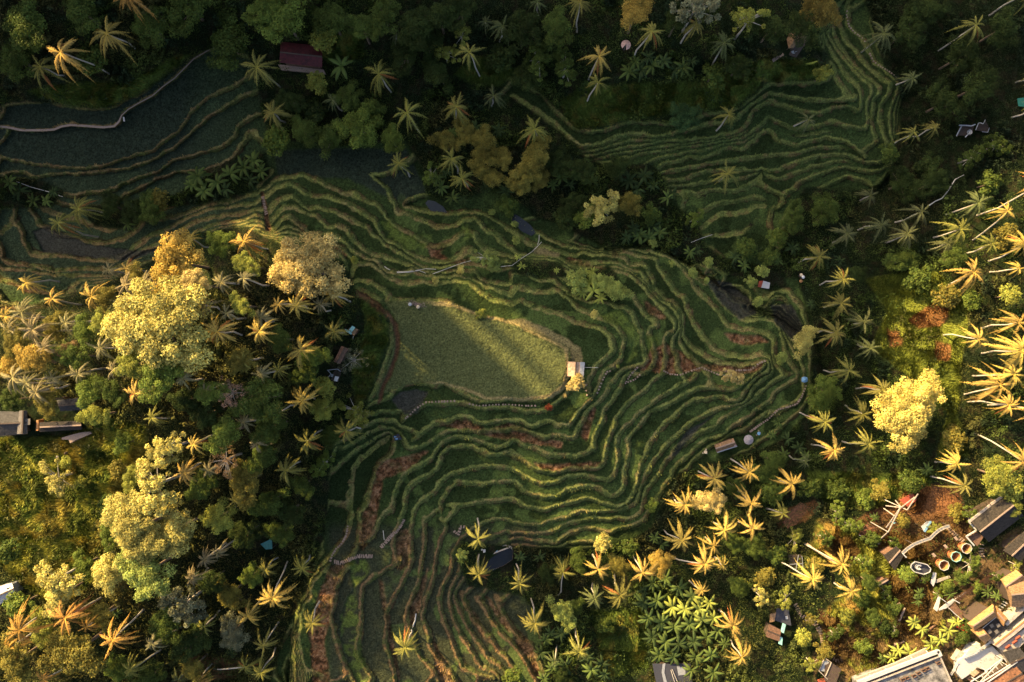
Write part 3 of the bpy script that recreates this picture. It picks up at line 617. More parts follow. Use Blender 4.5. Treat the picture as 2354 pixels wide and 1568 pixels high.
# ------------------------------------------------------------------ label writer: each plant is told by the nearest thing one can find
MARKS = [(690, 125, 'the maroon shed roof'), (1439, 103, 'the tan parasol'), (283, 272, 'the white board on the path'), (1323, 850, 'the pale roofed field hut'),
 (1668, 1024, 'the long brown shed roof'), (1757, 655, 'the small white roof'), (2225, 298, 'the pale railed platform'), (1145, 1282, 'the black pool'),
 (2096, 947, 'the big cream tree'), (345, 745, 'the big pale hill tree'), (785, 808, 'the brown plank roof'), (915, 1005, 'the little garden hut'),
 (150, 960, 'the dark hill houses'), (947, 1430, 'the white fallen trunk'), (610, 1255, 'the teal roof'), (15, 1365, 'the white corner roof'), (1795, 1440, 'the cyan edged shed'),
 (1543, 1540, 'the silver roof sheets'), (2160, 1275, 'the round wooden baskets'), (2290, 1210, 'the big dark roof'), (1830, 90, 'the conical thatch roof'),
 (1385, 475, 'the pale airy tree'), (1850, 873, 'the blue parasol'), (2345, 235, 'the green tarpaulin'), (1000, 485, 'the small pond'),
 (1295, 1413, 'the round lime green tree'), (2104, 1150, 'the white swing frame'), (960, 702, 'the straw hats by the field'), (630, 490, 'the brown stone steps'),  # hats of two people crouching at the straw heap
 (1800, 1210, 'the brown garden pond'), (2010, 1540, 'the long white balcony building'), (1620, 1038, 'the round pink table'), (300, 1225, 'the tall pale slope tree')]
WORDS = ['', 'second', 'third', 'fourth', 'fifth', 'sixth', 'seventh', 'eighth', 'ninth', 'tenth', 'eleventh', 'twelfth', 'thirteenth', 'fourteenth', 'fifteenth', 'sixteenth', 'seventeenth', 'eighteenth', 'nineteenth', 'twentieth']
PENDING = []
def later(o, x, y, look, noun): PENDING.append((o, x, y, look, noun))
def write_labels():
    rows = {}
    for o, x, y, look, noun in PENDING:
        cand = [mk_ for mk_ in MARKS if math.hypot(mk_[0] - x, mk_[1] - y) > 26]
        mx_, my_, ph = min(cand, key=lambda q: math.hypot(q[0] - x, q[1] - y))
        a = math.degrees(math.atan2(-(y - my_), x - mx_)) % 360
        rel = ['right of', 'above right of', 'above', 'above left of', 'left of', 'below left of', 'below', 'below right of'][int((a + 22.5) // 45) % 8]
        rows.setdefault((noun, rel, ph), []).append((math.hypot(mx_ - x, my_ - y), o, look))
    for (noun, rel, ph), L in rows.items():
        L.sort(key=lambda q: q[0])
        for i, (d_, o, look) in enumerate(L):
            o['label'] = '%s %s %s %s' % (look, noun, rel, ph) + ((', ' + (WORDS[i] + ' ' if i else '') + 'nearest') if len(L) > 1 else '')
# ------------------------------------------------------------------ coconut palms : crown x,y, crown radius, look, optional foot x,y
# sun and shade painted into leaf tints: g golden in sun, o olive, d dark shaded, r orange tinted
PALMS = '''
140,120,60,g,250,169 246,78,55,g,309,110 93,155,52,o,150,175 295,-8,50,r,378,49 591,155,56,o 628,260,45,o,655,281 871,170,48,o 764,230,28,d 936,260,52,o 1049,245,42,o
1079,120,40,o,1103,176 1134,220,35,d 1156,60,36,d 1116,50,26,d 911,78,26,d 916,375,38,o 1039,365,38,o 1061,410,38,o 635,-25,40,o,663,20 1235,5,26,d 1332,5,36,o
1377,130,42,g 1375,190,36,o 1498,73,40,o,1455,136 1600,55,36,o 1665,98,38,d 1229,298,48,o 1675,263,32,o 1672,400,42,o 2031,78,46,d,1980,120 2243,58,42,o,2158,116 2098,180,30,d
1858,275,30,d 2101,305,30,o 2148,293,27,o 2375,-25,45,o,2275,35 2400,165,45,o,2336,189 2395,235,45,o,2327,270 1946,537,40,d 2026,517,40,d 2086,537,42,d 2118,487,40,d
2248,467,43,d 2208,527,46,o 2316,485,30,g,2236,552 2354,562,38,g,2273,600 2238,625,52,g,2176,657 1883,590,38,o 1938,642,40,o,1885,655 1933,697,40,o 1986,740,40,d 1921,765,45,o
2341,742,44,g 2400,420,45,g,2247,495 2343,617,24,g 1951,852,42,o,1893,851 2028,895,42,o,1968,893 2000,800,38,d 1983,952,40,o,1943,932 1896,970,40,o,1838,948 1918,1035,40,g,1866,1022
1996,1020,40,o 1820,1112,42,g 2298,885,60,g,2218,906 2348,805,58,g 2390,940,50,g,2272,931 2352,1062,42,g,2243,997 2201,1067,38,g,2150,1062 2218,1117,40,o,2140,1095 1642,1100,43,g,1604,1083
1722,1085,43,g,1680,1055 1575,1160,40,g,1548,1145 1727,1157,42,g 1567,1241,44,g,1526,1218 1665,1218,45,g 1620,1296,44,g,1540,1278 1477,1316,43,g,1452,1268 1375,1308,42,g,1362,1274 1295,1316,40,o,1283,1368
1195,1341,40,o,1187,1296 1425,1368,45,o 1367,1376,38,d 1230,1433,43,o,1221,1376 1332,1498,40,o,1323,1436 1685,1438,40,g,1653,1402 1705,1510,45,g,1680,1472 1613,1358,24,g,1585,1335 1660,1300,25,g
1099,1238,40,o,1098,1192 1100,1320,37,o,1101,1275 694,1306,36,o 628,1373,50,g,661,1291 718,1433,40,o,735,1382 931,1488,42,o 606,1483,36,o 600,1546,34,o 691,805,50,g 696,920,46,g
796,990,43,o 706,1015,43,o 656,1082,43,o 681,702,40,g 764,675,43,g 768,762,40,o 596,762,42,g 560,555,46,g 438,548,26,g 135,512,43,o,225,545 180,480,46,o 210,682,50,g 120,687,32,g
290,617,36,g 288,655,46,s 333,652,38,s 50,717,46,s 75,758,46,s 150,742,36,s 500,762,50,g 12,727,36,g 508,650,32,s 310,905,42,g 30,867,52,s 82,902,38,s 445,1022,36,g 425,1087,38,g
150,1420,62,r,232,1374 45,1448,55,r 260,1471,52,r,330,1401 570,1416,38,g 563,1533,36,o,492,1536 470,1286,30,s 457,1565,32,r 410,1562,30,d 1868,1331,44,g,1783,1286 1936,1296,42,g,1851,1251
1958,1358,38,g,1918,1340 735,700,30,s 560,640,30,s 230,800,38,s 180,860,36,s 120,870,34,s 100,800,34,s 60,880,36,s 260,850,32,s 420,870,32,s 560,830,34,o 600,860,32,s 640,850,34,o 470,900,30,s 640,950,34,o 560,970,30,s 250,620,32,s 380,690,26,s 470,700,34,s 520,720,30,s 600,730,34,s 640,700,30,g 350,960,30,o 480,1080,32,s 590,1020,30,s 540,1150,30,o 610,1310,30,o 500,1270,28,s 440,1330,30,s 350,1480,34,s 470,1440,30,o 300,1540,36,o 200,1440,30,r 20,1490,38,r 100,1560,34,r 60,650,34,g 20,760,36,s 1730,1215,36,g 1640,1255,34,g 1800,1180,30,o 1850,1060,26,d 2250,780,36,g 2320,930,40,g 2180,560,34,d 2000,450,30,d 2280,560,34,o 2330,860,44,g 550,700,28,s 1275,1520,24,d
'''
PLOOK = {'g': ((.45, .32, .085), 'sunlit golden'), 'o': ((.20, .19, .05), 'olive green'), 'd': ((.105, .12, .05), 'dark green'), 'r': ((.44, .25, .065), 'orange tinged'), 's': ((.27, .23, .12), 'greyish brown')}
# tan = ratio between displacement and height is given by the camera height
def foot_height(cx, cy, fx, fy):
    """height of a crown seen at (cx,cy) whose foot is seen at (fx,fy), for a nearly upright trunk"""
    zf = float(gz(np.array(float(fx)), np.array(float(fy))))
    rc = math.hypot(cx - CX, cy - CY); rf = math.hypot(fx - CX, fy - CY)
    return zf, zf + (1 - rf / rc) * (H - zf)
COCO = simplemat('coconut', (.12, .13, .04), .6)
cocoV = None
def ball(cx, cy, cz, r, V, Fc, n=5, m=3):
    o = len(V)
    for i in range(m + 1):
        ph = math.pi * i / m
        for j in range(n):
            V.append((cx + r * math.sin(ph) * math.cos(6.283 * j / n), cy + r * math.sin(ph) * math.sin(6.283 * j / n), cz + r * math.cos(ph)))
    for i in range(m):
        for j in range(n): Fc.append((o + i * n + j, o + (i + 1) * n + j, o + (i + 1) * n + (j + 1) % n, o + i * n + (j + 1) % n))
V_, F_ = [], []
for j in range(7): ball(.45 * math.cos(j * .9), .45 * math.sin(j * .9), -.35 - .12 * (j % 3), .17, V_, F_)
COCOM = mesh_np('coconuts', V_, F_, True); COCOM.materials.append(COCO)
for i, tok in enumerate(PALMS.split()):
    q = tok.split(','); cx_, cy_, r_, lk = float(q[0]), float(q[1]), float(q[2]), q[3]
    foot = (float(q[4]), float(q[5])) if len(q) > 4 else None
    if foot:
        zf, zc = foot_height(cx_, cy_, *foot); hh = min(max(zc - zf, 7.0), 19.0); zc = zf + hh
        base = on_ground(foot[0], foot[1]); top = Vector(wpt(cx_, cy_, zc))
    else:
        hh = 6.0 + r_ * .11 + rnd.uniform(-1, 1.5)
        if lk == 'd': hh -= 2
        zf = float(gz(np.array(cx_), np.array(cy_)))
        for _ in range(3):
            top = Vector(wpt(cx_, cy_, zf + hh)); a_, b_2, zf = w2p(top.x, top.y)
        lean = Vector((rnd.uniform(-1.2, 1.2), rnd.uniform(-1.2, 1.2), 0)); px_, py_, zf = w2p(top.x + lean.x, top.y + lean.y)
        base = Vector((top.x + lean.x, top.y + lean.y, zf))
    base.z -= .15
    root = empty('coconut_palm', base); rel = top - base
    b1 = Vector((rel.x * .25 + rnd.uniform(-.5, .5), rel.y * .25 + rnd.uniform(-.5, .5), rel.z * .35)); b2_ = Vector((rel.x * .62, rel.y * .62, rel.z * .7))
    V_, F_ = tubes([[(0, 0, 0, .26), (0, 0, .4, .2), (*b1, .17), (*b2_, .15), (*(rel * .96 + Vector((0, 0, rel.z * .02))), .14), (*rel, .16)]], 7)
    obj('trunk', mesh_np('palm_trunk', V_, F_, True), BARK, root)
    sc = r_ * MX * (H - top.z) / H * 1.02
    c = obj('crown', PALM[i % 11], None, root, rel); c.scale = (sc, sc, sc * .95); c.rotation_euler = (rnd.uniform(-.12, .12), rnd.uniform(-.12, .12), rnd.uniform(0, 6.28))
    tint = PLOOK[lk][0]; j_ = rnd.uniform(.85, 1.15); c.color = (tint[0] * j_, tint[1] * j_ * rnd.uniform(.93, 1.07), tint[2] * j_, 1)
    if r_ > 35:
        obj('coconuts', COCOM, None, root, rel)
        if lk in 'ogr' and i % 3 != 1:
            for k_ in range(1 + i % 2):
                de = obj('dead_frond', DEAD[(i + k_) % 5], None, root, rel); de.scale = (sc,) * 3; de.rotation_euler = (0, 0, rnd.uniform(0, 6.28))
    size = 'small' if r_ < 31 else 'tall' if hh > 13 else 'broad' if r_ > 48 else 'slender'
    if size + lk == 'slenderr': size = 'big'
    if lk == 's': tag(root, None, 'sugar palm', 'sugar palms on the left hill'); later(root, cx_, cy_, size + ' ' + PLOOK[lk][1], 'sugar palm'); root.name = 'sugar_palm'
    else: tag(root, None, 'coconut palm', 'coconut palms growing around the terraces'); later(root, cx_, cy_, size + ' ' + PLOOK[lk][1], 'coconut palm')
# ------------------------------------------------------------------ bananas : x,y,radius,look (d dark, g green, y yellow green)
BANANAS = '''
786,152,34,g 1262,108,20,d 1180,115,18,d 455,405,30,g 500,420,30,g 470,440,28,g 530,400,28,g 560,385,28,g 585,370,26,g 600,395,24,g 520,435,22,d 440,425,22,g 575,415,22,d
78,462,20,g 108,462,18,g 125,440,16,d 295,515,20,g 20,420,26,g 45,440,24,d 1220,148,18,d 1445,165,26,g 1475,160,26,d 1500,150,28,g 1525,140,26,d 1550,160,24,d 1570,155,26,g 1460,140,22,g 1490,130,22,d 1590,140,18,d
1680,290,12,d 1095,290,20,d 1145,300,20,d 1040,305,18,g 1290,408,20,g 1360,415,20,g 1270,425,18,g 1310,425,16,d 1445,415,26,d 1480,405,26,d 1425,400,22,d 1465,435,22,d 1500,425,20,d 1535,455,20,g 1545,445,18,d
1005,410,20,g 1015,430,20,g 1040,455,22,g 1065,460,18,d 1025,395,16,d 1115,430,18,d 1165,440,22,d 1470,540,24,g 1500,520,24,d 1455,525,22,d 1490,545,22,g 1515,535,22,g 1440,545,18,d 1585,580,18,g 1605,575,16,d
1690,590,20,d 1715,590,22,g 1740,580,22,d 1710,610,18,g 1750,600,16,d 1200,612,12,y 1280,622,10,y 1365,668,30,y 1355,650,22,y 1340,672,18,y 1362,625,16,y 1345,625,12,y 1380,685,20,y
1190,590,10,y 1820,570,20,d 1790,600,14,g 1865,700,14,d 1790,970,18,g 1775,1000,16,g 1810,1010,18,d 1835,1030,20,d 1800,1045,20,g 1850,1050,18,g
1500,1340,24,g 1530,1330,24,g 1560,1350,26,g 1590,1370,26,y 1480,1385,26,d 1510,1380,26,g 1545,1395,28,y 1575,1400,26,y 1605,1400,26,y 1630,1385,22,y 1490,1420,26,g 1520,1430,28,g 1550,1440,28,g 1585,1435,28,g 1615,1425,26,y
1640,1420,22,y 1500,1465,26,d 1530,1475,28,g 1560,1480,28,d 1595,1475,28,d 1625,1465,26,g 1650,1450,22,g 1515,1505,26,g 1548,1510,24,d 1600,1510,26,g 1635,1505,26,g 1590,1540,24,g 1640,1545,26,g 1665,1480,18,g 1480,1360,18,d
1245,1500,24,d 1270,1535,22,g 1300,1530,24,d 1255,1470,20,g 1290,1455,22,d 1360,1540,24,g 1385,1525,24,d 1390,1550,20,d 1265,1455,16,d 1350,1510,20,d 1250,1560,20,g
1195,1280,16,d 1240,1280,18,d 1290,1290,16,d 1520,1250,20,g 1505,1235,16,g 2010,1190,14,g 2130,1080,20,g 2110,1380,16,g 2100,1430,22,y 2120,1445,22,y 2180,1450,22,y 2200,1430,18,y 2160,1470,22,y 2140,1480,22,y
2065,1495,20,y 2090,1500,20,y 2050,1512,18,y 2030,1515,16,g 2115,1365,16,g 2270,1360,18,g 2290,1370,16,g 2185,1365,16,g 850,1005,14,d 1060,1290,12,g 530,1500,16,d 270,1410,14,g 2040,600,14,d 1930,600,14,d
'''
BLOOK = {'d': ((.035, .055, .02), 'dark green'), 'g': ((.07, .10, .028), 'green'), 'y': ((.24, .27, .06), 'yellow green')}
for i, tok in enumerate(BANANAS.split()):
    q = tok.split(','); cx_, cy_, r_, lk = float(q[0]), float(q[1]), float(q[2]), q[3]; hh = 1.6 + r_ * .05
    zf = float(gz(np.array(cx_), np.array(cy_)))
    for _ in range(3): top = Vector(wpt(cx_, cy_, zf + hh)); a_, b_2, zf = w2p(top.x, top.y)
    root = empty('banana_plant', (top.x, top.y, zf)); sc = r_ * MX * (H - zf) / H
    st = obj('stem', BSTEM, None, root, (0, 0, hh)); st.scale = (1.2, 1.2, hh + .1)
    c = obj('leaves', BAN[i % 6], None, root, (0, 0, hh)); c.scale = (sc, sc, sc); c.rotation_euler = (0, 0, rnd.uniform(0, 6.28))
    t_ = BLOOK[lk][0]; j_ = rnd.uniform(.8, 1.2); c.color = (t_[0] * j_, t_[1] * j_, t_[2] * j_, 1)
    tag(root, None, 'banana plant', 'banana plants in the groves'); later(root, cx_, cy_, ('big ' if r_ > 25 else 'small ' if r_ < 17 else '') + BLOOK[lk][1], 'banana plant')
# ------------------------------------------------------------------ broadleaf trees : x,y,radius,kind,look,height
TREES = '''
345,745,128,big,p,15 400,598,66,mid,a,15 505,558,36,mid,g,13 700,612,92,big,c,15 550,700,28,mid,y,11 562,605,30,mid,y,11 440,650,38,mid,c,12 68,822,42,mid,a,12 135,812,28,mid,b,9 363,862,56,mid,g,12
300,838,40,mid,y,12 200,897,42,mid,g,9 212,957,33,mid,y,9 525,905,46,bare,k,11 590,920,62,mid,v,14 615,985,45,mid,v,12 512,997,46,mid,g,11 370,1035,50,airy,p,12 345,1120,66,airy,p,13 305,1170,55,mid,p,12
512,1060,46,bare,b,10 560,1110,48,mid,n,10 120,1102,44,airy,p,7 300,1225,76,big,p,14 400,1220,56,mid,p,13 325,1325,62,mid,l,14 245,1320,46,mid,p,11 120,1335,52,airy,p,11 125,1375,40,mid,p,10 412,1400,58,airy,s,12 38,1395,36,bush,g,7
162,1505,70,mid,n,12 25,1525,48,mid,n,11 530,1460,38,mid,s,10 500,1190,42,mid,y,11 375,1440,46,mid,v,9 525,1370,38,mid,n,8 437,1480,46,mid,d,8 577,1325,30,mid,g,9 745,890,26,bush,y,6 813,945,42,airy,y,5 808,828,38,bare,s,4
738,1070,32,airy,g,5 460,1120,40,mid,v,9 610,1160,40,mid,v,9 660,1180,36,mid,d,8 560,1230,40,mid,d,9 480,1340,36,mid,d,8 600,1050,40,mid,v,9 640,1230,32,mid,v,7 470,950,40,mid,d,9 420,920,36,mid,d,8
650,38,56,mid,g,11 605,20,40,mid,g,11 826,288,54,mid,g,8 900,318,34,mid,g,7 726,187,26,bush,y,5 1023,118,32,airy,y,6 1060,78,28,airy,y,7 1113,325,38,mid,n,9 1025,322,32,mid,n,8 1071,302,32,mid,n,8 1110,372,38,mid,n,9 1157,362,28,mid,n,8
1235,355,42,mid,n,9 1210,395,38,mid,n,9 1197,420,30,mid,n,8 1242,412,28,mid,n,7 1130,405,30,mid,n,8 631,322,36,bush,g,6 990,400,26,airy,g,6 1465,18,46,mid,a,12 1602,12,52,airy,s,12 1727,38,42,airy,y,11 1575,265,38,mid,e,7
1890,22,48,mid,o,9 1895,168,22,bush,y,5 1385,475,50,airy,p,10 1447,467,32,mid,n,9 1350,500,30,bush,g,7 1415,665,32,mid,l,6 1390,650,24,mid,l,6 1325,645,30,bush,l,5 1187,552,11,bush,l,2.5 1184,515,9,bush,l,2 1547,605,9,bush,l,2
1594,627,13,bush,l,3 1625,645,8,bush,l,2 1500,557,13,bush,l,3 1630,602,13,bush,l,3 1735,695,13,bush,l,3 1727,647,15,bush,l,3 1755,622,16,bush,l,4 1367,722,11,bush,p,2.5 1116,590,30,airy,l,6 1135,605,20,bush,l,4 814,597,10,bush,y,2.5
1060,620,11,bush,p,2.5 1001,644,9,bush,p,2 1130,487,9,bush,l,2 1106,720,14,bush,y,2 1327,880,20,bush,c,4 1312,889,12,bush,c,3 1300,910,5,bush,c,1.5 1262,937,9,bush,r,1.8 1685,866,26,airy,c,6 1420,842,5,bush,y,1.5 1798,823,15,bush,l,3.5
1850,782,32,mid,p,8 2096,947,88,big,w,13 1900,897,40,mid,g,8 1885,925,30,bush,g,6 1295,1413,35,mid,l,9 1387,1251,22,bush,p,5 1520,1296,32,mid,a,9 1710,1343,16,bush,y,4 1752,1376,26,airy,p,7 1635,1155,34,mid,c,10 1061,1276,14,bush,l,3
1990,1296,26,airy,g,5 2090,1323,22,bush,g,4 2238,1301,28,airy,g,5 2303,1095,46,mid,y,8 2330,1120,36,bush,y,6 1500,1165,16,bush,g,3 1290,1555,18,mid,d,5 2330,680,28,bush,y,6 1970,630,26,mid,d,6 1790,545,26,bush,g,5 1825,500,34,mid,v,6
1900,480,40,mid,v,6 2260,190,50,mid,d,10 2180,230,44,mid,d,9 2100,60,44,mid,d,10 2220,120,44,mid,d,10 2310,60,46,mid,d,10 2140,20,40,mid,d,9 2300,330,34,airy,v,6 2240,360,32,airy,v,6 2140,380,30,bush,d,5 2080,420,40,mid,d,7
2150,420,38,mid,d,7 2050,350,24,bush,v,4 760,40,46,mid,v,9 830,60,40,mid,v,9 880,30,44,mid,v,9 740,90,30,bush,y,5 950,60,50,mid,d,10 1010,30,44,mid,d,10 1060,20,38,mid,d,9 1200,60,50,mid,d,10 1280,60,46,mid,v,9 1240,130,44,airy,v,8
1300,150,40,airy,v,7 1210,170,38,mid,d,8 980,90,40,mid,d,8 1000,160,40,mid,d,7 930,120,40,mid,d,8 1150,130,34,bush,d,6 1560,40,36,mid,d,9 1780,60,44,mid,d,8 1850,60,40,mid,d,8 1700,150,34,mid,d,6 1640,170,32,bush,v,5 520,90,60,mid,v,7
460,40,56,mid,v,8 380,90,48,mid,v,7 60,60,60,mid,v,8 180,20,50,mid,v,8 30,130,50,mid,v,7 200,130,40,bush,v,4 700,300,40,mid,v,6 760,310,38,mid,v,6 660,230,32,mid,d,6 800,220,36,mid,v,6 850,250,34,mid,v,6 720,255,30,bush,d,5
340,480,34,mid,v,6 300,485,32,mid,d,6 250,470,30,mid,d,6 360,460,30,bush,n,5 1170,470,26,bush,v,4 1320,470,34,mid,d,6 1300,500,30,bush,d,5 1500,490,26,bush,v,5 1330,390,36,mid,d,7 1280,370,34,mid,d,6 1420,380,30,mid,d,6
1600,500,26,airy,g,6 1720,570,26,bush,v,5 1770,590,24,bush,v,5 1420,1300,28,mid,n,7 1330,1290,28,mid,v,6 1450,1260,24,bush,v,5 1260,1320,26,mid,d,6 1320,1400,28,mid,v,6 1390,1440,24,bush,v,4 1180,1560,26,bush,g,4
1780,1130,34,bush,g,5 1870,1120,30,bush,v,5 1930,1130,30,bush,v,4 1760,1090,30,mid,v,6 1690,1120,26,mid,v,6 1780,1060,30,mid,v,6 2100,1110,30,bush,v,5 2030,1130,26,bush,n,4 2200,1010,30,bush,n,5 2180,680,34,bush,n,5 2120,640,36,bush,v,5
2080,600,34,mid,v,6 2200,590,34,mid,v,6 2280,420,34,bush,v,5 2320,540,30,bush,n,5 1690,1250,26,mid,v,6 1740,1260,30,mid,v,6 1700,1350,28,mid,v,5 1760,1330,26,bush,n,4 1810,1380,26,bush,y,4 2240,690,24,bush,g,4 1960,1210,26,bush,g,4 2010,1240,22,bush,v,3 1900,1240,24,bush,v,4 1880,1300,22,bush,n,3 2000,1340,24,mid,v,5 1985,1380,22,bush,g,3 2040,1360,22,bush,v,3 2060,1400,18,bush,v,3 2010,1420,22,mid,v,4 2035,1440,20,bush,d,3 2060,1450,18,bush,v,3 1950,1420,20,bush,y,3 1920,1460,24,bush,v,3 1900,1500,24,bush,n,4 1870,1530,24,bush,y,4 1850,1470,22,bush,y,4 1870,1430,20,bush,n,3 1990,1490,20,bush,g,3 2240,1190,26,airy,g,5 2200,1180,22,bush,n,3 2150,1215,20,bush,y,3 2180,1350,18,bush,g,3 2160,1370,16,bush,g,3 2215,1330,18,bush,v,3 2130,1330,16,bush,v,3 2250,1350,16,bush,g,3 2060,1250,18,bush,v,3 2080,1200,18,bush,n,3 1830,1240,26,bush,y,3 1790,1280,24,bush,v,4 1930,1180,26,bush,g,4 1990,1150,24,bush,g,4 2330,1170,26,mid,y,5 150,1065,16,bush,y,2 185,1110,16,bush,y,2 245,1160,26,mid,v,4 15,1270,30,bush,v,4 190,1300,32,mid,g,6 235,1210,20,bush,n,3 2230,1440,20,bush,v,3 2262,1415,18,bush,g,3 2215,1468,18,bush,v,3 2300,1330,18,bush,v,3 2150,1500,16,bush,g,3 280,1020,28,mid,g,5 270,1080,26,bush,n,4 300,1100,28,mid,y,5 30,790,36,mid,n,9 120,750,34,mid,n,9 190,760,34,mid,g,9 160,820,38,mid,v,9 230,740,30,mid,y,9 20,840,36,mid,a,9 250,900,34,mid,v,9 100,920,34,mid,n,8 20,920,30,mid,v,8 240,680,28,mid,n,10 310,640,28,mid,n,10 480,900,34,mid,g,10 550,830,34,mid,n,10 640,780,34,mid,v,9 720,820,34,mid,g,8 700,860,30,mid,v,7 740,940,32,mid,y,6 760,1000,30,mid,v,6 690,1120,30,mid,v,7 250,1230,30,mid,g,6 220,1420,34,mid,n,8 340,1560,40,mid,v,8 440,1540,34,mid,n,8 90,1440,40,mid,y,8 270,1540,36,mid,g,7 2340,1300,16,bush,y,3
'''
TLOOK = {'p': ((.47, .41, .11), 'pale yellow green'), 'a': ((.42, .29, .06), 'amber coloured'), 'g': ((.13, .17, .03), 'mid green'), 'c': ((.52, .40, .14), 'pale golden'), 'y': ((.26, .27, .05), 'yellow green'),  # amber also paints in sunlight on the shaded top tree
 'b': ((.32, .20, .09), 'dry brown'), 'k': ((.42, .25, .16), 'pinkish brown'), 'v': ((.08, .11, .022), 'deep green'), 'l': ((.28, .32, .075), 'bright green'), 's': ((.19, .19, .10), 'grey green'),
 'n': ((.20, .17, .035), 'brownish olive'), 'd': ((.04, .058, .014), 'very dark green'), 'e': ((.045, .085, .028), 'bluish green'), 'o': ((.17, .13, .03), 'dark amber'), 'w': ((.56, .46, .12), 'cream coloured'), 'r': ((.20, .045, .02), 'red leaved')}
LIMBS = {}
for i, tok in enumerate(TREES.split()):
    q = tok.split(','); cx_, cy_, r_, kd, lk, hh = float(q[0]), float(q[1]), float(q[2]), q[3], q[4], float(q[5])
    if kd == 'bush' and r_ >= 16 and cx_ > 1780 and cy_ > 1130 and i % 2: kd = 'airy'
    zf = float(gz(np.array(cx_), np.array(cy_)))
    for _ in range(4): top = Vector(wpt(cx_, cy_, zf + hh)); a_, b_2, zf = w2p(top.x, top.y)
    sc = r_ * MX * (H - top.z) / H
    nm = 'shrub' if kd == 'bush' and r_ < 20 else 'broadleaf_tree'
    root = empty(nm, (top.x, top.y, zf)); vi = i % len(CROWN[kd]); me, cen = CROWN[kd][vi]
    c = obj('crown', me, None, root, (0, 0, hh)); rz_ = rnd.uniform(0, 6.28); c.scale = (sc * 1.04, sc * 1.04, sc * .9); c.rotation_euler = (0, 0, rz_)
    t_ = TLOOK[lk][0]; j_ = rnd.uniform(.85, 1.15); c.color = (t_[0] * j_, t_[1] * j_, t_[2] * j_, 1)
    th = max(.9, hh / (sc * .9)); ky = (kd, vi, round(th * 2))
    if ky not in LIMBS: LIMBS[ky] = limb_mesh('trunk', cen, vi, round(th * 2) / 2 + .1); LIMBS[ky].materials.append(BARK if kd in ('bare', 'airy') else BARKD)
    tr = obj('trunk', LIMBS[ky], None, root, (0, 0, hh)); tr.scale = (sc, sc, sc * .9); tr.rotation_euler = (0, 0, rz_)
    sz = {'big': 'very large', 'mid': 'rounded', 'airy': 'open crowned', 'bush': 'small' if r_ < 20 else 'low', 'bare': 'sparse twiggy'}[kd]
    tag(root, None, 'shrub' if nm == 'shrub' else 'tree', 'shrubs dotted over the terraces' if nm == 'shrub' else 'broadleaf trees around the terraces')
    later(root, cx_, cy_, sz + ' ' + TLOOK[lk][0 + 1], 'shrub' if nm == 'shrub' else 'tree')
# ------------------------------------------------------------------ undergrowth : too many leaves to count
CLEAR = [(690, 125, 60, 32), (1439, 103, 14, 14), (1830, 100, 40, 35), (2225, 298, 42, 30), (1668, 1024, 36, 22), (1720, 1010, 24, 20), (1619, 1038, 18, 16), (1145, 1285, 48, 30), (785, 808, 22, 24), (806, 762, 18, 18), (742, 860, 30, 24),
 (60, 970, 150, 50), (175, 1000, 40, 24), (150, 1045, 20, 16), (610, 1255, 22, 26), (15, 1365, 30, 30), (1543, 1540, 40, 26), (1795, 1440, 36, 44), (1838, 635, 12, 12), (1757, 655, 16, 12), (2345, 235, 14, 16), (2104, 1150, 90, 50), (2250, 520, 20, 18), (1850, 873, 12, 12)]
def scatter(n, M, seed):
    rng = np.random.RandomState(seed); p = M.ravel() / M.sum(); cdf = np.cumsum(p); k = np.searchsorted(cdf, rng.rand(n)); k = np.clip(k, 0, NX * NY - 1)
    y, x = np.divmod(k, NX); return G0X + GS * (x + rng.rand(n) - .5), G0Y + GS * (y + rng.rand(n) - .5), rng
inv = (PXg > -60) & (PXg < 2414) & (PYg > -60) & (PYg < 1628)
clr = np.ones((NY, NX))
for (x, y, a, b) in CLEAR: clr[((PXg - x) / a) ** 2 + ((PYg - y) / b) ** 2 < 1] = 0
clr *= 1 - .80 * cov([PP('1900,1190 2130,1130 2354,1230 2354,1568 1860,1568 1830,1480')], 2)
UM = np.clip(jm - gm * .82, 0, 1) * inv * clr
lump = lambda x, y: np.clip(1 - ((np.modf(x / 31 + fbm(x, y, 60, 61) * 4)[0] - .5) ** 2 + (np.modf(y / 27 + fbm(x, y, 60, 67) * 4)[0] - .5) ** 2) * 4, 0, 1) ** .5
def domes(x, y): return .25 + 2.1 * lump(x, y) * (.3 + fbm(x, y, 60, 71)) + 1.6 * sstep((fbm(x, y, 34, 73) - .45) / .3)
NU = 560000
x, y, rng = scatter(NU, UM, 9)
hz_ = domes(x, y); e_ = 3.0
nxn = -(domes(x + e_, y) - domes(x - e_, y)) / (2 * e_ * MX); nyn = (domes(x, y + e_) - domes(x, y - e_)) / (2 * e_ * MX)
z = gz(x, y) + hz_ * (1 - .5 * rng.rand(NU) ** 2.2)
k = (H - z) / H * MX; P = np.stack([(x - CX) * k, (CY - y) * k, z], -1); N = np.stack([nxn, nyn, np.full(NU, 1.0)], -1)
N /= np.linalg.norm(N, axis=1)[:, None]
sp_ = vnoise(x, y, 40, 81); sz_ = .26 + .45 * sstep((sp_ - .5) / .2) * .6
V = quads(P, N, sz_, rng, .5, .5)
h_ = vnoise(x, y, 30, 83); h2 = vnoise(x, y, 120, 85)
c0 = np.zeros((NU, 3)) + np.array([.06, .09, .018]); 
def mixv(A, B, m): return A * (1 - m[:, None]) + np.array(B) * m[:, None]
c0 = mixv(c0, (.12, .16, .035), sstep((h_ - .55) / .2) * .8); c0 = mixv(c0, (.10, .085, .03), sstep((h2 - .55) / .2) * .7); c0 = mixv(c0, (.028, .048, .024), sstep((.42 - h_) / .15) * .8)
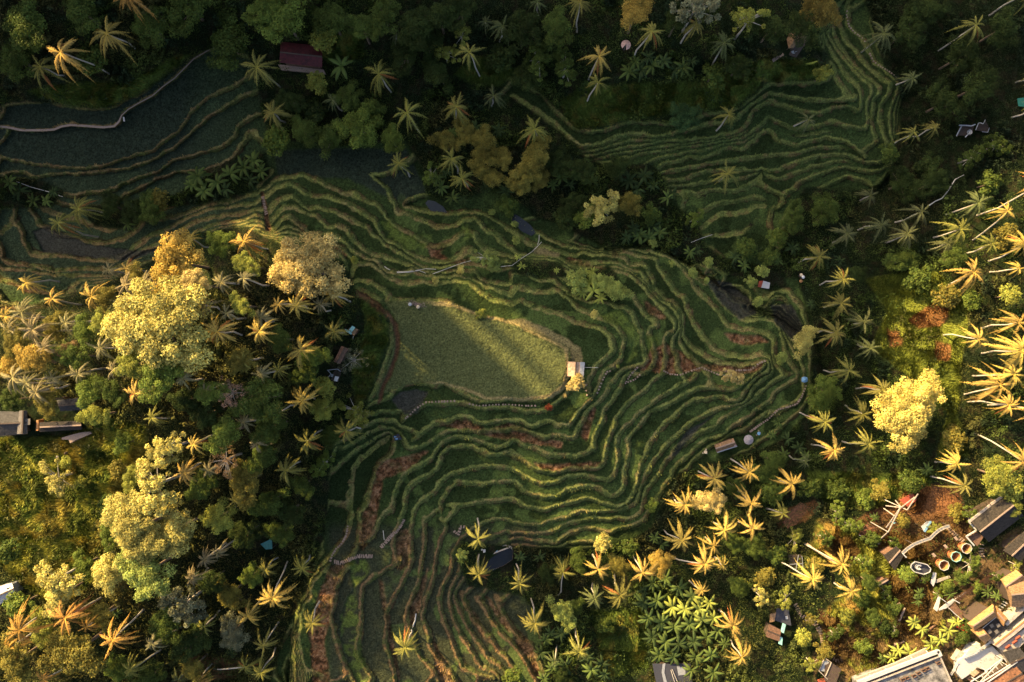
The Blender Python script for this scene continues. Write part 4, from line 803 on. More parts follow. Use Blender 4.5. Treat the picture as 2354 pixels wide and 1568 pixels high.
lh = sstep((760 - x) / 100) * sstep((y - 560) / 100); c0 = mixv(c0, (.15, .13, .035), lh * .6)
rb = sstep((x - 1500) / 100) * sstep((y - 1150) / 100); c0 = mixv(c0, (.13, .14, .035), rb * .5)
ru = sstep((x - 1850) / 80) * sstep((480 - y) / 80); c0 = mixv(c0, (.03, .045, .02), ru * .7)  # upper right leaves darkened: valley shade painted in
um = sstep((x - 900) / 80) * sstep((1300 - x) / 100) * sstep((200 - y) / 50); c0 = mixv(c0, (.035, .055, .024), um * .6)  # same painted shade over the upper middle wood
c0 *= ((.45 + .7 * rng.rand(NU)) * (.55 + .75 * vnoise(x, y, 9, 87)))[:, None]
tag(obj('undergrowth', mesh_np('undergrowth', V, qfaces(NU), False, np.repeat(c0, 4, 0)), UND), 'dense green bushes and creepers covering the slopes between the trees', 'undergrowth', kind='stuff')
# grass on banks, lawns and meadow slopes
NGR = 190000
GMk = np.clip(gm * (.35 + n2) + edge * .08 * (1 - jm) + soil * .15, 0, 1) * inv * (1 - .0 * jm)
x, y, rng = scatter(NGR, GMk, 19)
z0 = gz(x, y); hh_ = (.25 + .35 * rng.rand(NGR)) * (1 + 1.2 * np.clip(bil(gm, x, y), 0, 1) * vnoise(x, y, 18, 5))
k = (H - z0) / H * MX; B = np.stack([(x - CX) * k, (CY - y) * k, z0 - .03], -1)
az = rng.rand(NGR) * 6.28; wv = vnoise(x, y, 30, 88) * 6; ln = np.stack([np.cos(wv), np.sin(wv), np.zeros(NGR)], -1) * (hh_ * .7)[:, None] + rng.normal(size=(NGR, 3)) * .06
sd = np.stack([np.cos(az), np.sin(az), np.zeros(NGR)], -1) * .11; up = np.array([0, 0, 1.0]) * hh_[:, None]
V = np.stack([B - sd, B + sd, B + sd * .35 + up + ln, B - sd * .35 + up + ln], 1).reshape(-1, 3)
bc = np.stack([bil(Cc[..., i], x, y) for i in range(3)], -1) * (.9 + .9 * rng.rand(NGR))[:, None] * np.array([1.12, 1.12, .95])
tag(obj('bank_grass', mesh_np('bank_grass', V, qfaces(NGR), False, np.repeat(bc, 4, 0)), UND), 'tufted grass on the terrace banks, lawns and meadow slopes', 'grass', kind='stuff')
# ------------------------------------------------------------------ built things
M = {}
def mat(n, col, rough=.8, scale=3, var=.3, metal=0, bump=.25, stretch=None): M[n] = simplemat(n, col, rough, scale, var, metal, bump, stretch)
mat('thatch_gold', (.36, .19, .07), .95, 2.6, .6); mat('thatch_brown', (.22, .13, .065), .95, 2.6, .65); mat('thatch_dark', (.024, .019, .015), .95, 2.2, .8)
mat('plank_pale', (.42, .28, .18), .8, 2, .5); mat('plank_brown', (.14, .075, .045), .85, 2.5, .6); mat('white_paint', (.42, .41, .39), .6, 2, .12); mat('plaster', (.34, .29, .24), .9, 1.6, .3)
mat('grey_metal', (.30, .31, .32), .5, 3, .25, .3); mat('cyan_paint', (.25, .50, .46), .6, 3, .3); mat('maroon_sheet', (.085, .010, .012), .6, 1.2, .6); mat('concrete', (.16, .15, .14), .95, .7, .95)
mat('dark_wood', (.06, .04, .028), .8, 5, .4); mat('stone', (.28, .20, .15), .9, 6, .3); mat('black_water', (.004, .005, .006), .2, 1, .1, bump=0); mat('pond_water', (.008, .012, .011), .25, .6, .3, bump=.05)
mat('dark_tile', (.028, .025, .024), .8, 2.5, .7); mat('pale_tile', (.13, .115, .10), .9, 3, .4); mat('straw', (.60, .47, .30), .9, 9, .25); mat('red_paint', (.55, .02, .012), .5, 3, .2); mat('rust', (.17, .075, .035), .9, 1.5, .8)
mat('skin', (.35, .20, .13), .6, 3, .1); mat('dark_cloth', (.03, .032, .045), .9, 5, .3); mat('white_cloth', (.65, .63, .6), .9, 5, .15); mat('red_cloth', (.30, .06, .03), .9, 5, .3); mat('blue_cloth', (.16, .32, .48), .8, 5, .2)
mat('orange_wood', (.36, .17, .06), .75, 6, .3); mat('teal_paint', (.03, .16, .15), .5, 3, .3); mat('green_net', (.02, .15, .10), .8, 4, .3); mat('pink_parasol', (.48, .30, .24), .8, 4, .15); mat('grey_parasol', (.30, .26, .26), .8, 4, .2)
mat('yellow_leafy', (.25, .27, .03), .9, 8, .4); mat('hair', (.01, .009, .008), .6, 3, .1); mat('bamboo', (.55, .50, .42), .7, 3, .2)
def TT_(r, c): return lambda x, y: (ORG[0][c] + x / 3.997, ORG[1][r] + y / 3.997)
T01, T02, T03, T10, T11, T12, T13 = TT_(0, 1), TT_(0, 2), TT_(0, 3), TT_(1, 0), TT_(1, 1), TT_(1, 2), TT_(1, 3)
T20, T21, T22, T23, T30, T31, T32, T33 = TT_(2, 0), TT_(2, 1), TT_(2, 2), TT_(2, 3), TT_(3, 0), TT_(3, 1), TT_(3, 2), TT_(3, 3)
T00 = TT_(0, 0)
Z1 = lambda x, y: (1814.5 + .2463 * x, 1128 + .2463 * y)
Z2 = lambda x, y: (2059.7 + .2462 * x, 1128 + .2462 * y)
Z3 = lambda x, y: (1814.5 + .245 * x, 1348.6 + .245 * y)
Z4 = lambda x, y: (2059.7 + .245 * x, 1348.6 + .245 * y)
class Thing:
    """a thing whose root Empty stands on the ground; points are (survey x, survey y, height above the root)"""
    def __init__(s, name, label, cat, px, py, group=None, kind=None, dz=0):
        s.o = on_ground(px, py); s.o.z += dz; s.root = empty(name, s.o); tag(s.root, label, cat, group, kind); s.last = None
    def p(s, q): z = s.o.z + q[2]; X = wpt(q[0], q[1], z); return Vector((X[0], X[1], z)) - s.o
    def part(s, name, V, Fc, m, parent=None, smooth=False):
        me = bpy.data.meshes.new(name); me.from_pydata([tuple(v) for v in V], [], [tuple(f) for f in Fc]); me.update()
        if smooth:
            for f in me.polygons: f.use_smooth = True
        s.last = obj(name, me, M[m], parent or s.root); return s.last
    def slab(s, name, m, pts, z, t, parent=None):
        """polygon (list of survey x,y or x,y,z) with its top at z and thickness t"""
        P = [s.p((q[0], q[1], q[2] if len(q) > 2 else z)) for q in pts]; n = len(P)
        V = P + [v - Vector((0, 0, t)) for v in P]
        Fc = [tuple(range(n)), tuple(range(2 * n - 1, n - 1, -1))] + [(i, i + n, (i + 1) % n + n, (i + 1) % n) for i in range(n)]
        return s.part(name, V, Fc, m, parent)
    def beams(s, name, m, segs, w=.12, h=None, parent=None):
        V = []; Fc = []; h = h or w
        for a, b in segs:
            a = s.p(a); b = s.p(b); d = (b - a).normalized(); u = d.cross(Vector((0, 0, 1)))
            u = u.normalized() if u.length > 1e-3 else Vector((1, 0, 0)); v = u.cross(d).normalized(); o = len(V)
            for c in (a, b):
                for i, j in ((-1, -1), (1, -1), (1, 1), (-1, 1)): V.append(c + u * w * .5 * i + v * h * .5 * j)
            Fc += [(o, o + 3, o + 2, o + 1), (o + 4, o + 5, o + 6, o + 7)] + [(o + i, o + (i + 1) % 4, o + 4 + (i + 1) % 4, o + 4 + i) for i in range(4)]
        return s.part(name, V, Fc, m, parent)
    def gable(s, name, m, a, b, c, d, ze, zr, t=.25, hip=0.0, rows=10, parent=None):
        """eave a-b and eave d-c, ridge between; long slopes broken into courses so the surface is not flat"""
        A, B_, C_, D_ = [s.p((q[0], q[1], ze)) for q in (a, b, c, d)]
        mid1 = (a[0] + d[0]) / 2, (a[1] + d[1]) / 2; mid2 = (b[0] + c[0]) / 2, (b[1] + c[1]) / 2
        r1 = (mid1[0] + (mid2[0] - mid1[0]) * hip, mid1[1] + (mid2[1] - mid1[1]) * hip, zr); r2 = (mid2[0] + (mid1[0] - mid2[0]) * hip, mid2[1] + (mid1[1] - mid2[1]) * hip, zr)
        R1, R2 = s.p(r1), s.p(r2); V = []; Fc = []; dn = Vector((0, 0, t)); rr = random.Random(int(a[0]))
        def slope(P, Q, S, T):      # eave P-Q up to ridge T-S, stepped courses
            n = rows; k = 14; o = len(V)
            for i in range(n + 1):
                for e in (0, 1):
                    f = i / n; L0 = P.lerp(T, f); L1 = Q.lerp(S, f)
                    for j in range(k + 1):
                        V.append(L0.lerp(L1, j / k) + Vector((0, 0, (.05 if e else 0) + rr.uniform(-.02, .02))))
            for i in range(2 * n):
                for j in range(k): q = o + i * (k + 1) + j; Fc.append((q, q + 1, q + k + 2, q + k + 1))
        slope(A, B_, R2, R1); slope(C_, D_, R1, R2)
        if hip: slope(D_, A, R1, R1 + (R1 - R1)); slope(B_, C_, R2, R2)
        o = len(V); V += [A - dn, B_ - dn, C_ - dn, D_ - dn, A, B_, C_, D_, R1, R2]
        Fc += [(o + 3, o + 2, o + 1, o), (o, o + 1, o + 5, o + 4), (o + 2, o + 3, o + 7, o + 6), (o + 1, o + 2, o + 6, o + 5), (o + 3, o, o + 4, o + 7)]
        if not hip: Fc += [(o + 4, o + 8, o + 7), (o + 5, o + 6, o + 9)]
        rf = s.part(name, V, Fc, m, parent)
        s.beams('ridge_cap', 'stone' if 'thatch' in m else 'dark_wood', [((r1[0], r1[1], zr + .1), (r2[0], r2[1], zr + .1))], .3, .12, parent=rf if parent is None else parent); return rf
    def walls(s, m, pts, z, inset=.82, name='wall'):
        cx = sum(q[0] for q in pts) / len(pts); cy = sum(q[1] for q in pts) / len(pts)
        return s.slab(name, m, [(cx + (q[0] - cx) * inset, cy + (q[1] - cy) * inset) for q in pts], z, z + 2.2)
    def posts(s, m, pts, z, r=.09, z0=-.6, inset=.88):
        cx = sum(q[0] for q in pts) / len(pts); cy = sum(q[1] for q in pts) / len(pts)
        for q in pts:
            x, y = cx + (q[0] - cx) * inset, cy + (q[1] - cy) * inset; a = s.p((x, y, z)); V_, F_ = tubes([[(a.x, a.y, z0, r), (a.x, a.y, z, r)]], 6); s.part('post', V_, F_, m)
    def lathe(s, name, m, px, py, prof, n=24, parent=None, alt=None, smooth=False):
        c = s.p((px, py, 0)); V = []; Fc = []
        for (r, z) in prof:
            for j in range(n): V.append(Vector((c.x + r * math.cos(2 * math.pi * j / n), c.y + r * math.sin(2 * math.pi * j / n), z)))
        for i in range(len(prof) - 1):
            for j in range(n): Fc.append((i * n + j, i * n + (j + 1) % n, (i + 1) * n + (j + 1) % n, (i + 1) * n + j))
        return s.part(name, V, Fc, m, parent, smooth)
def pair(pts): return list(zip(pts, pts[1:]))
def rail(t, name, m, pts, z, w=.14, h=.12, posts=True, pz=None, mid=True):
    """a railing along survey points: handrail, mid rail and uprights in one mesh"""
    segs = [((*a, z), (*b, z)) for a, b in pair(pts)]
    if mid: segs += [((*a, z - .45), (*b, z - .45)) for a, b in pair(pts)]
    if posts:
        for a, b in pair(pts):
            n = max(1, int(math.hypot(a[0] - b[0], a[1] - b[1]) / 6))
            for i in range(n + 1): x = a[0] + (b[0] - a[0]) * i / n; y = a[1] + (b[1] - a[1]) * i / n; segs.append(((x, y, z - 1.0 if pz is None else pz), (x + .01, y, z)))
    return t.beams(name, m, segs, w, h)
# --- top: maroon shed
t = Thing('shed', 'long shed with dark maroon corrugated sheet roof among the trees', 'shed', 690, 130)
c4 = [T01(230, 385), T01(612, 425), T01(605, 618), T01(215, 575)]
t.walls('plank_brown', c4, 2.4); r = t.gable('roof', 'maroon_sheet', c4[0], c4[1], c4[2], c4[3], 2.5, 3.7, .08, rows=3)
segs = []
for i in range(1, 46):
    f = i / 46; a = (c4[0][0] + (c4[1][0] - c4[0][0]) * f, c4[0][1] + (c4[1][1] - c4[0][1]) * f); b = (c4[3][0] + (c4[2][0] - c4[3][0]) * f, c4[3][1] + (c4[2][1] - c4[3][1]) * f); mm = ((a[0] + b[0]) / 2, (a[1] + b[1]) / 2)
    segs += [((*a, 2.6), (*mm, 3.8)), ((*mm, 3.8), (*b, 2.6))]
t.beams('corrugation', 'maroon_sheet', segs, .05, .05, parent=r)
t.slab('terrace', 'stone', [T01(200, 590), T01(620, 640), T01(640, 680), T01(230, 640)], .15, .5)
# --- parasols
def parasol(label, px, py, R_, m, h=2.5, notch=0):
    t = Thing('parasol', label, 'parasol', px, py); c = t.p((px, py, h)); V = [(c.x, c.y, h + .55)]; Fc = []; n = 8
    for j in range(n * 2): a = math.pi * j / n; r = R_ * (1 if j % 2 == 0 else .95); V.append((c.x + r * math.cos(a), c.y + r * math.sin(a), h - (.0 if j % 2 else .08)))
    for j in range(n * 2): Fc.append((0, 1 + j, 1 + (j + 1) % (2 * n)))
    if notch: Fc = [f for i, f in enumerate(Fc) if i not in (10, 11)]
    t.part('canopy', V, Fc, m); V_, F_ = tubes([[(c.x, c.y, -.3, .05), (c.x, c.y, h + .6, .04)]], 6); t.part('pole', V_, F_, 'grey_metal')
    sg = []
    for j in range(n): a = 2 * math.pi * j / n; sg.append([(c.x, c.y, h + .5, .025), (c.x + R_ * math.cos(a), c.y + R_ * math.sin(a), h - .06, .02)])
    V_, F_ = tubes(sg, 4); t.part('ribs', V_, F_, 'dark_wood'); return t
parasol('tan eight sided parasol with a torn gap, near the path in the upper forest', 1439, 103, 1.15, 'pink_parasol', notch=1)
parasol('faded grey parasol beside the long brown shed', 1721, 1011, 1.25, 'grey_parasol')
# --- white board by the curved path
t = Thing('sign_board', 'small blank white board standing where the paved path bends', 'board', 283, 272)
t.slab('panel', 'white_paint', [T00(1128, 1072), T00(1142, 1076), T00(1147, 1116), T00(1133, 1114)], 1.5, .1); t.beams('post', 'dark_wood', [((*T00(1135, 1080), -.3), (*T00(1135, 1080.1), 1.4)), ((*T00(1140, 1110), -.3), (*T00(1140, 1110.1), 1.4))], .08)
# --- hut by the field
t = Thing('field_hut', 'small open hut with a pale plank roof at the corner of the bright field', 'hut', 1323, 850)
A, B_, C_, D_ = T22(512, 186), T22(668, 196), T22(656, 330), T22(508, 320)
t.gable('roof', 'plank_pale', A, D_, C_, B_, 2.3, 2.9, .12, rows=4)
t.slab('ridge_sheet', 'grey_metal', [T22(626, 190), T22(670, 194), T22(656, 332), T22(620, 326)], 2.85, .06); t.posts('dark_wood', [A, B_, C_, D_], 2.3)
t.slab('floor', 'plank_brown', [A, B_, C_, D_], .5, .15); rail(t, 'railing', 'bamboo', [B_, C_], 1.1, .06, .06); t.beams('pole', 'bamboo', [((*T22(664, 240), 2.2), (*T22(790, 242), 2.0))], .07)
# --- long shed
t = Thing('long_shed', 'long narrow shed with a worn brown roof at the lower terrace edge', 'shed', 1668, 1026)
zz = lambda x, y: ((2600 + x / 4.804) * .61302, (1580 + y / 4.804) * .61302)
A, B_, C_, D_ = zz(380, 425), zz(720, 305), zz(785, 440), zz(420, 560)
t.walls('plank_brown', [A, B_, C_, D_], 2.1); t.gable('roof', 'thatch_brown', A, B_, C_, D_, 2.2, 3.3, .18, rows=8)
t.slab('eave_sheet', 'grey_metal', [zz(425, 550), zz(785, 438), zz(795, 455), zz(432, 572)], 2.3, .06); t.slab('end_sheet', 'pink_parasol', [(*zz(690, 345), 3.1), (*zz(722, 335), 3.25), (*zz(780, 438), 2.5), (*zz(740, 448), 2.5)], 3, .05)
# --- round tables
def rtable(label, q, r, m, stools):
    t = Thing('round_table', label, 'table', *q); c = t.p((*q, .7))
    t.lathe('table_top', m, *q, [(0, .76), (r, .76), (r, .70), (0, .70)]); t.lathe('pedestal', 'stone', *q, [(.14, .7), (.10, .3), (.2, -.2)], 10)
rtable('round pink table with stools left of the long brown shed', zz(205, 545), .42, 'straw', 0)
for i, q in enumerate([zz(163, 569), zz(222, 501), zz(232, 571)]):
    t = Thing('stool', ['small round stool left of the pink table', 'small round stool above the pink table', 'small round stool right of the pink table'][i], 'stool', *q, group='stools around the pink table')
    t.lathe('seat', 'straw', *q, [(0, .45), (.17, .45), (.17, .36), (0, .36)], 14); t.lathe('leg', 'stone', *q, [(.07, .36), (.11, -.1)], 8)
rtable('round pale blue table beside the grey parasol', zz(1162, 212), .42, 'blue_cloth', 0)
for i, q in enumerate([zz(1166, 166), zz(1130, 243), zz(1192, 196)]):
    t = Thing('stool', ['small stool above the pale blue table', 'small stool below left of the pale blue table', 'small stool right of the pale blue table'][i], 'stool', *q, group='stools around the blue table')
    t.lathe('seat', 'stone', *q, [(0, .45), (.17, .45), (.17, .36), (0, .36)], 14); t.lathe('leg', 'stone', *q, [(.07, .36), (.11, -.1)], 8)
# --- conical thatch, white chairs, steps, hedge arc
z0_ = lambda x, y: ((2880 + x / 5.6) * .61302, (100 + y / 5.6) * .61302)
t = Thing('thatched_pavilion', 'brown thatched pavilion with a steep narrow roof at the top right', 'pavilion', *z0_(590, 260))
ap = z0_(610, 120); P_ = [z0_(460, 130), z0_(610, 60), z0_(730, 190), z0_(540, 440), z0_(440, 450), z0_(400, 250)]
V = [t.p((*q, 2.2)) for q in P_] + [t.p((*ap, 4.6)), t.p((*z0_(520, 330), 3.6))]; V += [v - Vector((0, 0, .25)) for v in V[:6]]
t.part('roof', V, [(0, 1, 6), (1, 2, 6), (2, 3, 7, 6), (3, 4, 7), (4, 5, 7), (5, 0, 6, 7)] + [(i, i + 8, (i + 1) % 6 + 8, (i + 1) % 6) for i in range(6)], 'thatch_brown'); t.posts('dark_wood', P_, 2.2)
t.slab('deck', 'dark_wood', [z0_(400, 250), z0_(700, 130), z0_(870, 240), z0_(600, 640), z0_(300, 560)], .3, .4)
for i, q in enumerate([z0_(523, 532), z0_(552, 574), z0_(588, 545)]):
    t = Thing('chair', ['upper left white chair below the conical thatch roof', 'lowest white chair below the conical thatch roof', 'right hand white chair below the conical thatch roof'][i], 'chair', *q, group='white chairs by the thatched pavilion')
    x, y = q; t.slab('seat', 'white_paint', [(x - 2.6, y - 2), (x + 2.4, y - 3), (x + 2.6, y + 2), (x - 2.2, y + 3)], .45, .06); t.slab('backrest', 'white_paint', [(x - 2.6, y - 2.2), (x + 2.4, y - 3.2), (x + 2.4, y - 2.4), (x - 2.6, y - 1.4)], .95, .5); t.posts('white_paint', [(x - 2.4, y - 2), (x + 2.2, y - 2.8), (x + 2.4, y + 2), (x - 2, y + 2.8)], .4, .03, -.1)
t = Thing('wooden_steps', 'short flight of pale plank steps left of the white chairs', 'steps', *z0_(220, 640))
for i in range(6): x, y = z0_(300 - i * 36, 590 + i * 24); t.slab('step', 'stone', [(x - 4, y - 3.4), (x + 1, y - 5.4), (x + 4, y + 1), (x - 1, y + 4)], .5 - i * .12, .12)
t = Thing('hedge', 'curved yellow green clipped hedge below the thatched pavilion', 'hedge', *z0_(850, 770)); V = []
pts = [z0_(x, y) for x, y in ((670, 755), (720, 780), (800, 785), (880, 775), (960, 755), (1040, 725))]; q_ = [t.p((*p_, .4)) for p_ in pts]
V_, F_ = tubes([[(v.x, v.y, .3, .14 + .12 * (0 < i < 5)) for i, v in enumerate(q_)]], 8); t.part('foliage', V_, F_, 'yellow_leafy')
# --- railed platform right
z5 = lambda x, y: ((3560 + x / 6.4) * .61302, (420 + y / 6.4) * .61302)
t = Thing('swing_platform', 'dark viewing platform with pale bluish railings in the forest at right', 'platform', *z5(500, 400))
t.slab('deck', 'dark_wood', [z5(270, 330), z5(600, 330), z5(520, 560), z5(220, 560)], 1.5, .3); t.slab('deck', 'dark_wood', [z5(700, 260), z5(830, 290), z5(860, 190), z5(960, 380), z5(900, 490), z5(640, 430)], 1.3, .3)
rail(t, 'railing', 'grey_metal', [z5(175, 570), z5(240, 440), z5(290, 350)], 2.6, .22, .18); rail(t, 'railing', 'grey_metal', [z5(240, 320), z5(400, 325), z5(530, 335), z5(620, 300)], 2.7, .26, .2)
rail(t, 'railing', 'white_paint', [z5(635, 430), z5(670, 340), z5(700, 265), z5(750, 260), z5(810, 285), z5(840, 240), z5(860, 190)], 2.5, .14, .14); rail(t, 'railing', 'grey_metal', [z5(960, 380), z5(920, 490), z5(790, 475)], 2.4)
t = Thing('chair', 'white curved egg chair on the railed platform', 'chair', *z5(435, 530), dz=1.5); t.lathe('seat', 'white_paint', *z5(435, 505), [(.1, .35), (.5, .5), (.62, .9)], 16); t.beams('headrest', 'white_paint', [((*z5(380, 605), .6), (*z5(490, 495), .8))], .22, .1)
t = Thing('tarpaulin', 'green tarpaulin shelter at the right edge', 'tarpaulin', 2346, 235); A = [T03(2290, 905), T03(2400, 890), T03(2400, 985), T03(2300, 975)]; t.slab('sheet', 'green_net', A, 2.2, .04); t.posts('dark_wood', A, 2.2, .04)
# --- small roofs in the terraces
t = Thing('field_shelter', 'small shelter with a white corrugated roof and red end wall by the stream', 'shelter', 1757, 655); A = [T12(2310, 1012), T12(2372, 1030), T12(2362, 1085), T12(2290, 1075)]
t.slab('roof', 'white_paint', [(*A[0], 2), (*A[1], 2.1), (*A[2], 1.7), (*A[3], 1.7)], 2, .06); t.slab('roof', 'red_cloth', [(*T12(2270, 1015), 1.6), (*T12(2308, 1012), 1.9), (*T12(2290, 1072), 1.6), (*T12(2258, 1068), 1.4)], 2, .05); t.posts('dark_wood', A, 1.7, .05)
z6 = lambda x, y: ((1180 + x / 3.446) * .61302, (1180 + y / 3.446) * .61302)
t = Thing('hut', 'small hut with a pale turquoise roof on the hill edge', 'hut', *z6(470, 210)); A = [z6(485, 145), z6(525, 165), z6(480, 225), z6(435, 205)]
t.slab('roof', 'cyan_paint', A, 3.1, .06); t.slab('roof', 'thatch_brown', [z6(525, 175), z6(560, 190), z6(510, 275), z6(478, 245)], 2.8, .08); t.slab('roof', 'cyan_paint', [z6(390, 185), z6(435, 200), z6(485, 240), z6(470, 258), z6(400, 215)], 2.7, .06); t.walls('plank_brown', [z6(440, 160), z6(555, 190), z6(505, 265), z6(410, 205)], 2.5); t.beams('ladder', 'bamboo', [((*z6(500, 280), 2.2), (*z6(488, 325), 0))], .2, .06)
t = Thing('plank_hut', 'hut with a ridged brown plank roof beside the grey dry shrub', 'hut', *z6(340, 520)); A = [z6(345, 405), z6(435, 440), z6(330, 635), z6(245, 610)]
t.gable('roof', 'plank_brown', A[0], A[3], A[2], A[1], 2.6, 3.1, .1, rows=6); t.walls('dark_wood', A, 2.4)
t = Thing('pergola', 'dark garden pergola with thin pale beams below the plank hut', 'pergola', *z6(260, 800)); t.beams('beam', 'grey_metal', [((*z6(165, 718), 2.3), (*z6(295, 703), 2.4)), ((*z6(295, 703), 2.4), (*z6(335, 735), 2.3)), ((*z6(165, 715), 2.3), (*z6(210, 765), 2.2)), ((*z6(210, 765), 2.2), (*z6(160, 835), 2.1))], .13)
t.slab('floor', 'dark_wood', [z6(200, 700), z6(360, 690), z6(300, 870), z6(180, 830)], .3, .3); t.slab('screen', 'white_cloth', [z6(265, 795), z6(315, 805), z6(290, 865), z6(245, 855)], 1.0, .05); t.slab('table_top', 'grey_metal', [z6(215, 765), z6(245, 775), z6(230, 810), z6(205, 800)], .8, .06); t.posts('dark_wood', [z6(165, 718), z6(295, 703), z6(335, 735), z6(160, 835)], 2.3, .06)
t = Thing('garden_hut', 'little dark blue garden hut with a pale sheet on its roof', 'hut', 915, 1005); A = [T21(1255, 870), T21(1310, 850), T21(1340, 900), T21(1275, 915)]; t.walls('plank_brown', A, 1.6); t.gable('roof', 'dark_cloth', *A, 1.7, 2.2, .08, rows=3); t.slab('sheet', 'blue_cloth', [T21(1270, 872), T21(1305, 880), T21(1298, 905), T21(1270, 895)], 2.3, .04)
t.slab('bench', 'rust', [T21(1345, 905), T21(1365, 895), T21(1362, 920), T21(1350, 925)], .5, .1)
t = Thing('parasol', 'blue cloth parasol at the eastern tip of the terraces', 'parasol', 1850, 873); c = t.p((1850, 873, 2)); V_ = [(c.x, c.y, 2.4)] + [(c.x + .9 * math.cos(a * .785) * (1.1 if a % 2 else .85), c.y + .75 * math.sin(a * .785), 1.9) for a in range(8)]; t.part('canopy', V_, [(0, i + 1, (i + 1) % 8 + 1) for i in range(8)], 'blue_cloth'); V_, F_ = tubes([[(c.x, c.y, -.2, .04), (c.x, c.y, 2.4, .03)]]); t.part('pole', V_, F_, 'grey_metal')
t = Thing('straw_pile', 'heap of reddish cut straw at the top edge of the bright field', 'straw heap', 957, 699); rr = random.Random(3); P_ = []
for i in range(70): x = rr.gauss(957, 9); y = 699 + (x - 957) * .25 + rr.gauss(0, 2.6); a = rr.uniform(0, 3.1); v = t.p((x, y, .2 + rr.random() * .5)); P_.append([(v.x - .3 * math.cos(a), v.y - .3 * math.sin(a), v.z, .06), (v.x + .3 * math.cos(a), v.y + .3 * math.sin(a), v.z + .1, .03)])
V_, F_ = tubes(P_, 4); t.part('stalks', V_, F_, 'stone')
# --- black pool
z7 = lambda x, y: ((1740 + x / 5.272) * .61302, (2010 + y / 5.272) * .61302)
t = Thing('pool_terrace', 'black infinity pool terrace edged by a pale curved coping among the palms', 'pool', *z7(700, 430))
W_ = [z7(330, 440), z7(520, 370), z7(700, 300), z7(920, 220), z7(975, 300), z7(960, 470), z7(780, 590), z7(480, 700), z7(400, 620)]
t.slab('wall', 'dark_wood', W_, .45, 2.2); cx = sum(q[0] for q in W_) / 9; cy = sum(q[1] for q in W_) / 9; t.slab('water', 'black_water', [(cx + (q[0] - cx) * .97, cy + (q[1] - cy) * .97) for q in W_], .47, .015)
t.beams('coping', 'plaster', [((*z7(330, 442), .62), (*z7(520, 370), .62)), ((*z7(520, 370), .62), (*z7(700, 298), .62)), ((*z7(700, 298), .62), (*z7(925, 212), .62)), ((*z7(925, 212), .62), (*z7(955, 260), .62))], .28, .2)
t.beams('rim', 'plaster', [((*z7(620, 222), .8), (*z7(730, 200), .8)), ((*z7(730, 200), .8), (*z7(830, 183), .8)), ((*z7(830, 183), .8), (*z7(920, 205), .8))], .16, .16); t.slab('deck', 'blue_cloth', [z7(520, 345), z7(600, 300), z7(665, 280), z7(650, 320), z7(500, 375)], .7, .05)
t = Thing('sunbed', 'pair of white cushions beside the black pool', 'sunbed', *z7(395, 290)); t.slab('cushion', 'white_paint', [z7(378, 270), z7(425, 268), z7(425, 320), z7(380, 335)], .45, .15); t.slab('cushion', 'white_paint', [z7(335, 262), z7(370, 255), z7(370, 285), z7(338, 290)], .45, .15)
t = Thing('float_line', 'row of small white floats near the lower side of the black pool', 'floats', *z7(580, 665), dz=.4)
for i in range(7): x, y = z7(495 + i * 30, 702 - i * 13); t.lathe('float', 'white_paint', x, y, [(.02, .2), (.09, .12), (.02, .04)], 8)
# --- fallen trunk, bamboo, poles
def log(name, label, cat, pts, m, rad, dz=.25, group=None):
    t = Thing(name, label, cat, *pts[0], group=group); P_ = []
    for i, q in enumerate(pts):
        g_ = on_ground(*q); X = Vector(wpt(q[0], q[1], g_.z + dz)) - t.o; P_.append((*X, rad * (1 - .35 * i / len(pts))))
    V_, F_ = tubes([P_], 7); t.part('stem', V_, F_, m, smooth=True)
log('fallen_trunk', 'curved white dead palm trunk lying on the brown bank of the lower terraces', 'fallen trunk', [T31(1425, 1097), T31(1445, 1050), T31(1462, 1000), T31(1470, 938)], 'white_paint', .22)
BM = [([T11(1180, 880), T11(1205, 900), T11(1232, 912)], 'short white bamboo pipe at the left end of the pipe row'), ([T11(1295, 930), T11(1390, 928), T11(1480, 915), T11(1560, 902)], 'white bamboo pipe along the bank, left upper one of the crossing pair'), ([T11(1295, 938), T11(1400, 934), T11(1500, 918), T11(1560, 942)], 'white bamboo pipe along the bank, left lower one of the crossing pair'),
 ([T11(1560, 902), T11(1655, 906)], 'short pale bamboo pipe in the middle of the pipe row'), ([T11(1622, 950), T11(1770, 895), T11(1890, 850), T11(1995, 822)], 'long white bamboo pipe slanting up to the airy shrub'), ([T11(2005, 798), T11(2090, 795)], 'white bamboo pipe sticking into the airy light green shrub'),
 ([T11(2250, 882), T12(0, 872), T12(90, 805), T12(180, 748)], 'white bamboo pipe slanting above the garden plot'), ([T12(180, 748), T12(235, 695), T12(272, 655)], 'upper white bamboo pipe near the stream ponds'), ([T12(250, 590), T12(248, 640), T12(235, 680)], 'short bent white bamboo pipe by the stream'),
 ([T12(1645, 660), T12(1740, 622), T12(1840, 588)], 'thin white pole over the dark stream'), ([T31(1168, 175), T31(1178, 260)], 'upright white stick by the plank stairs')]
for p_, l_ in BM: log('bamboo_pipe', l_, 'bamboo pipe', p_, 'bamboo', .085, .6, 'white bamboo pipes across the terraces')
log('bare_trunk', 'long thin pale dead stem leaning over the left river bushes', 'dead trunk', [T10(575, 240), T10(450, 195), T10(280, 150), T10(150, 100)], 'bamboo', .09, 1.2)
log('bare_trunk', 'bent bare pale trunk above the right hand palms', 'dead trunk', [T13(1480, 320), T13(1540, 280), T13(1600, 255), T13(1650, 190), T13(1720, 80), T13(1800, 40)], 'bamboo', .16, 2.5)
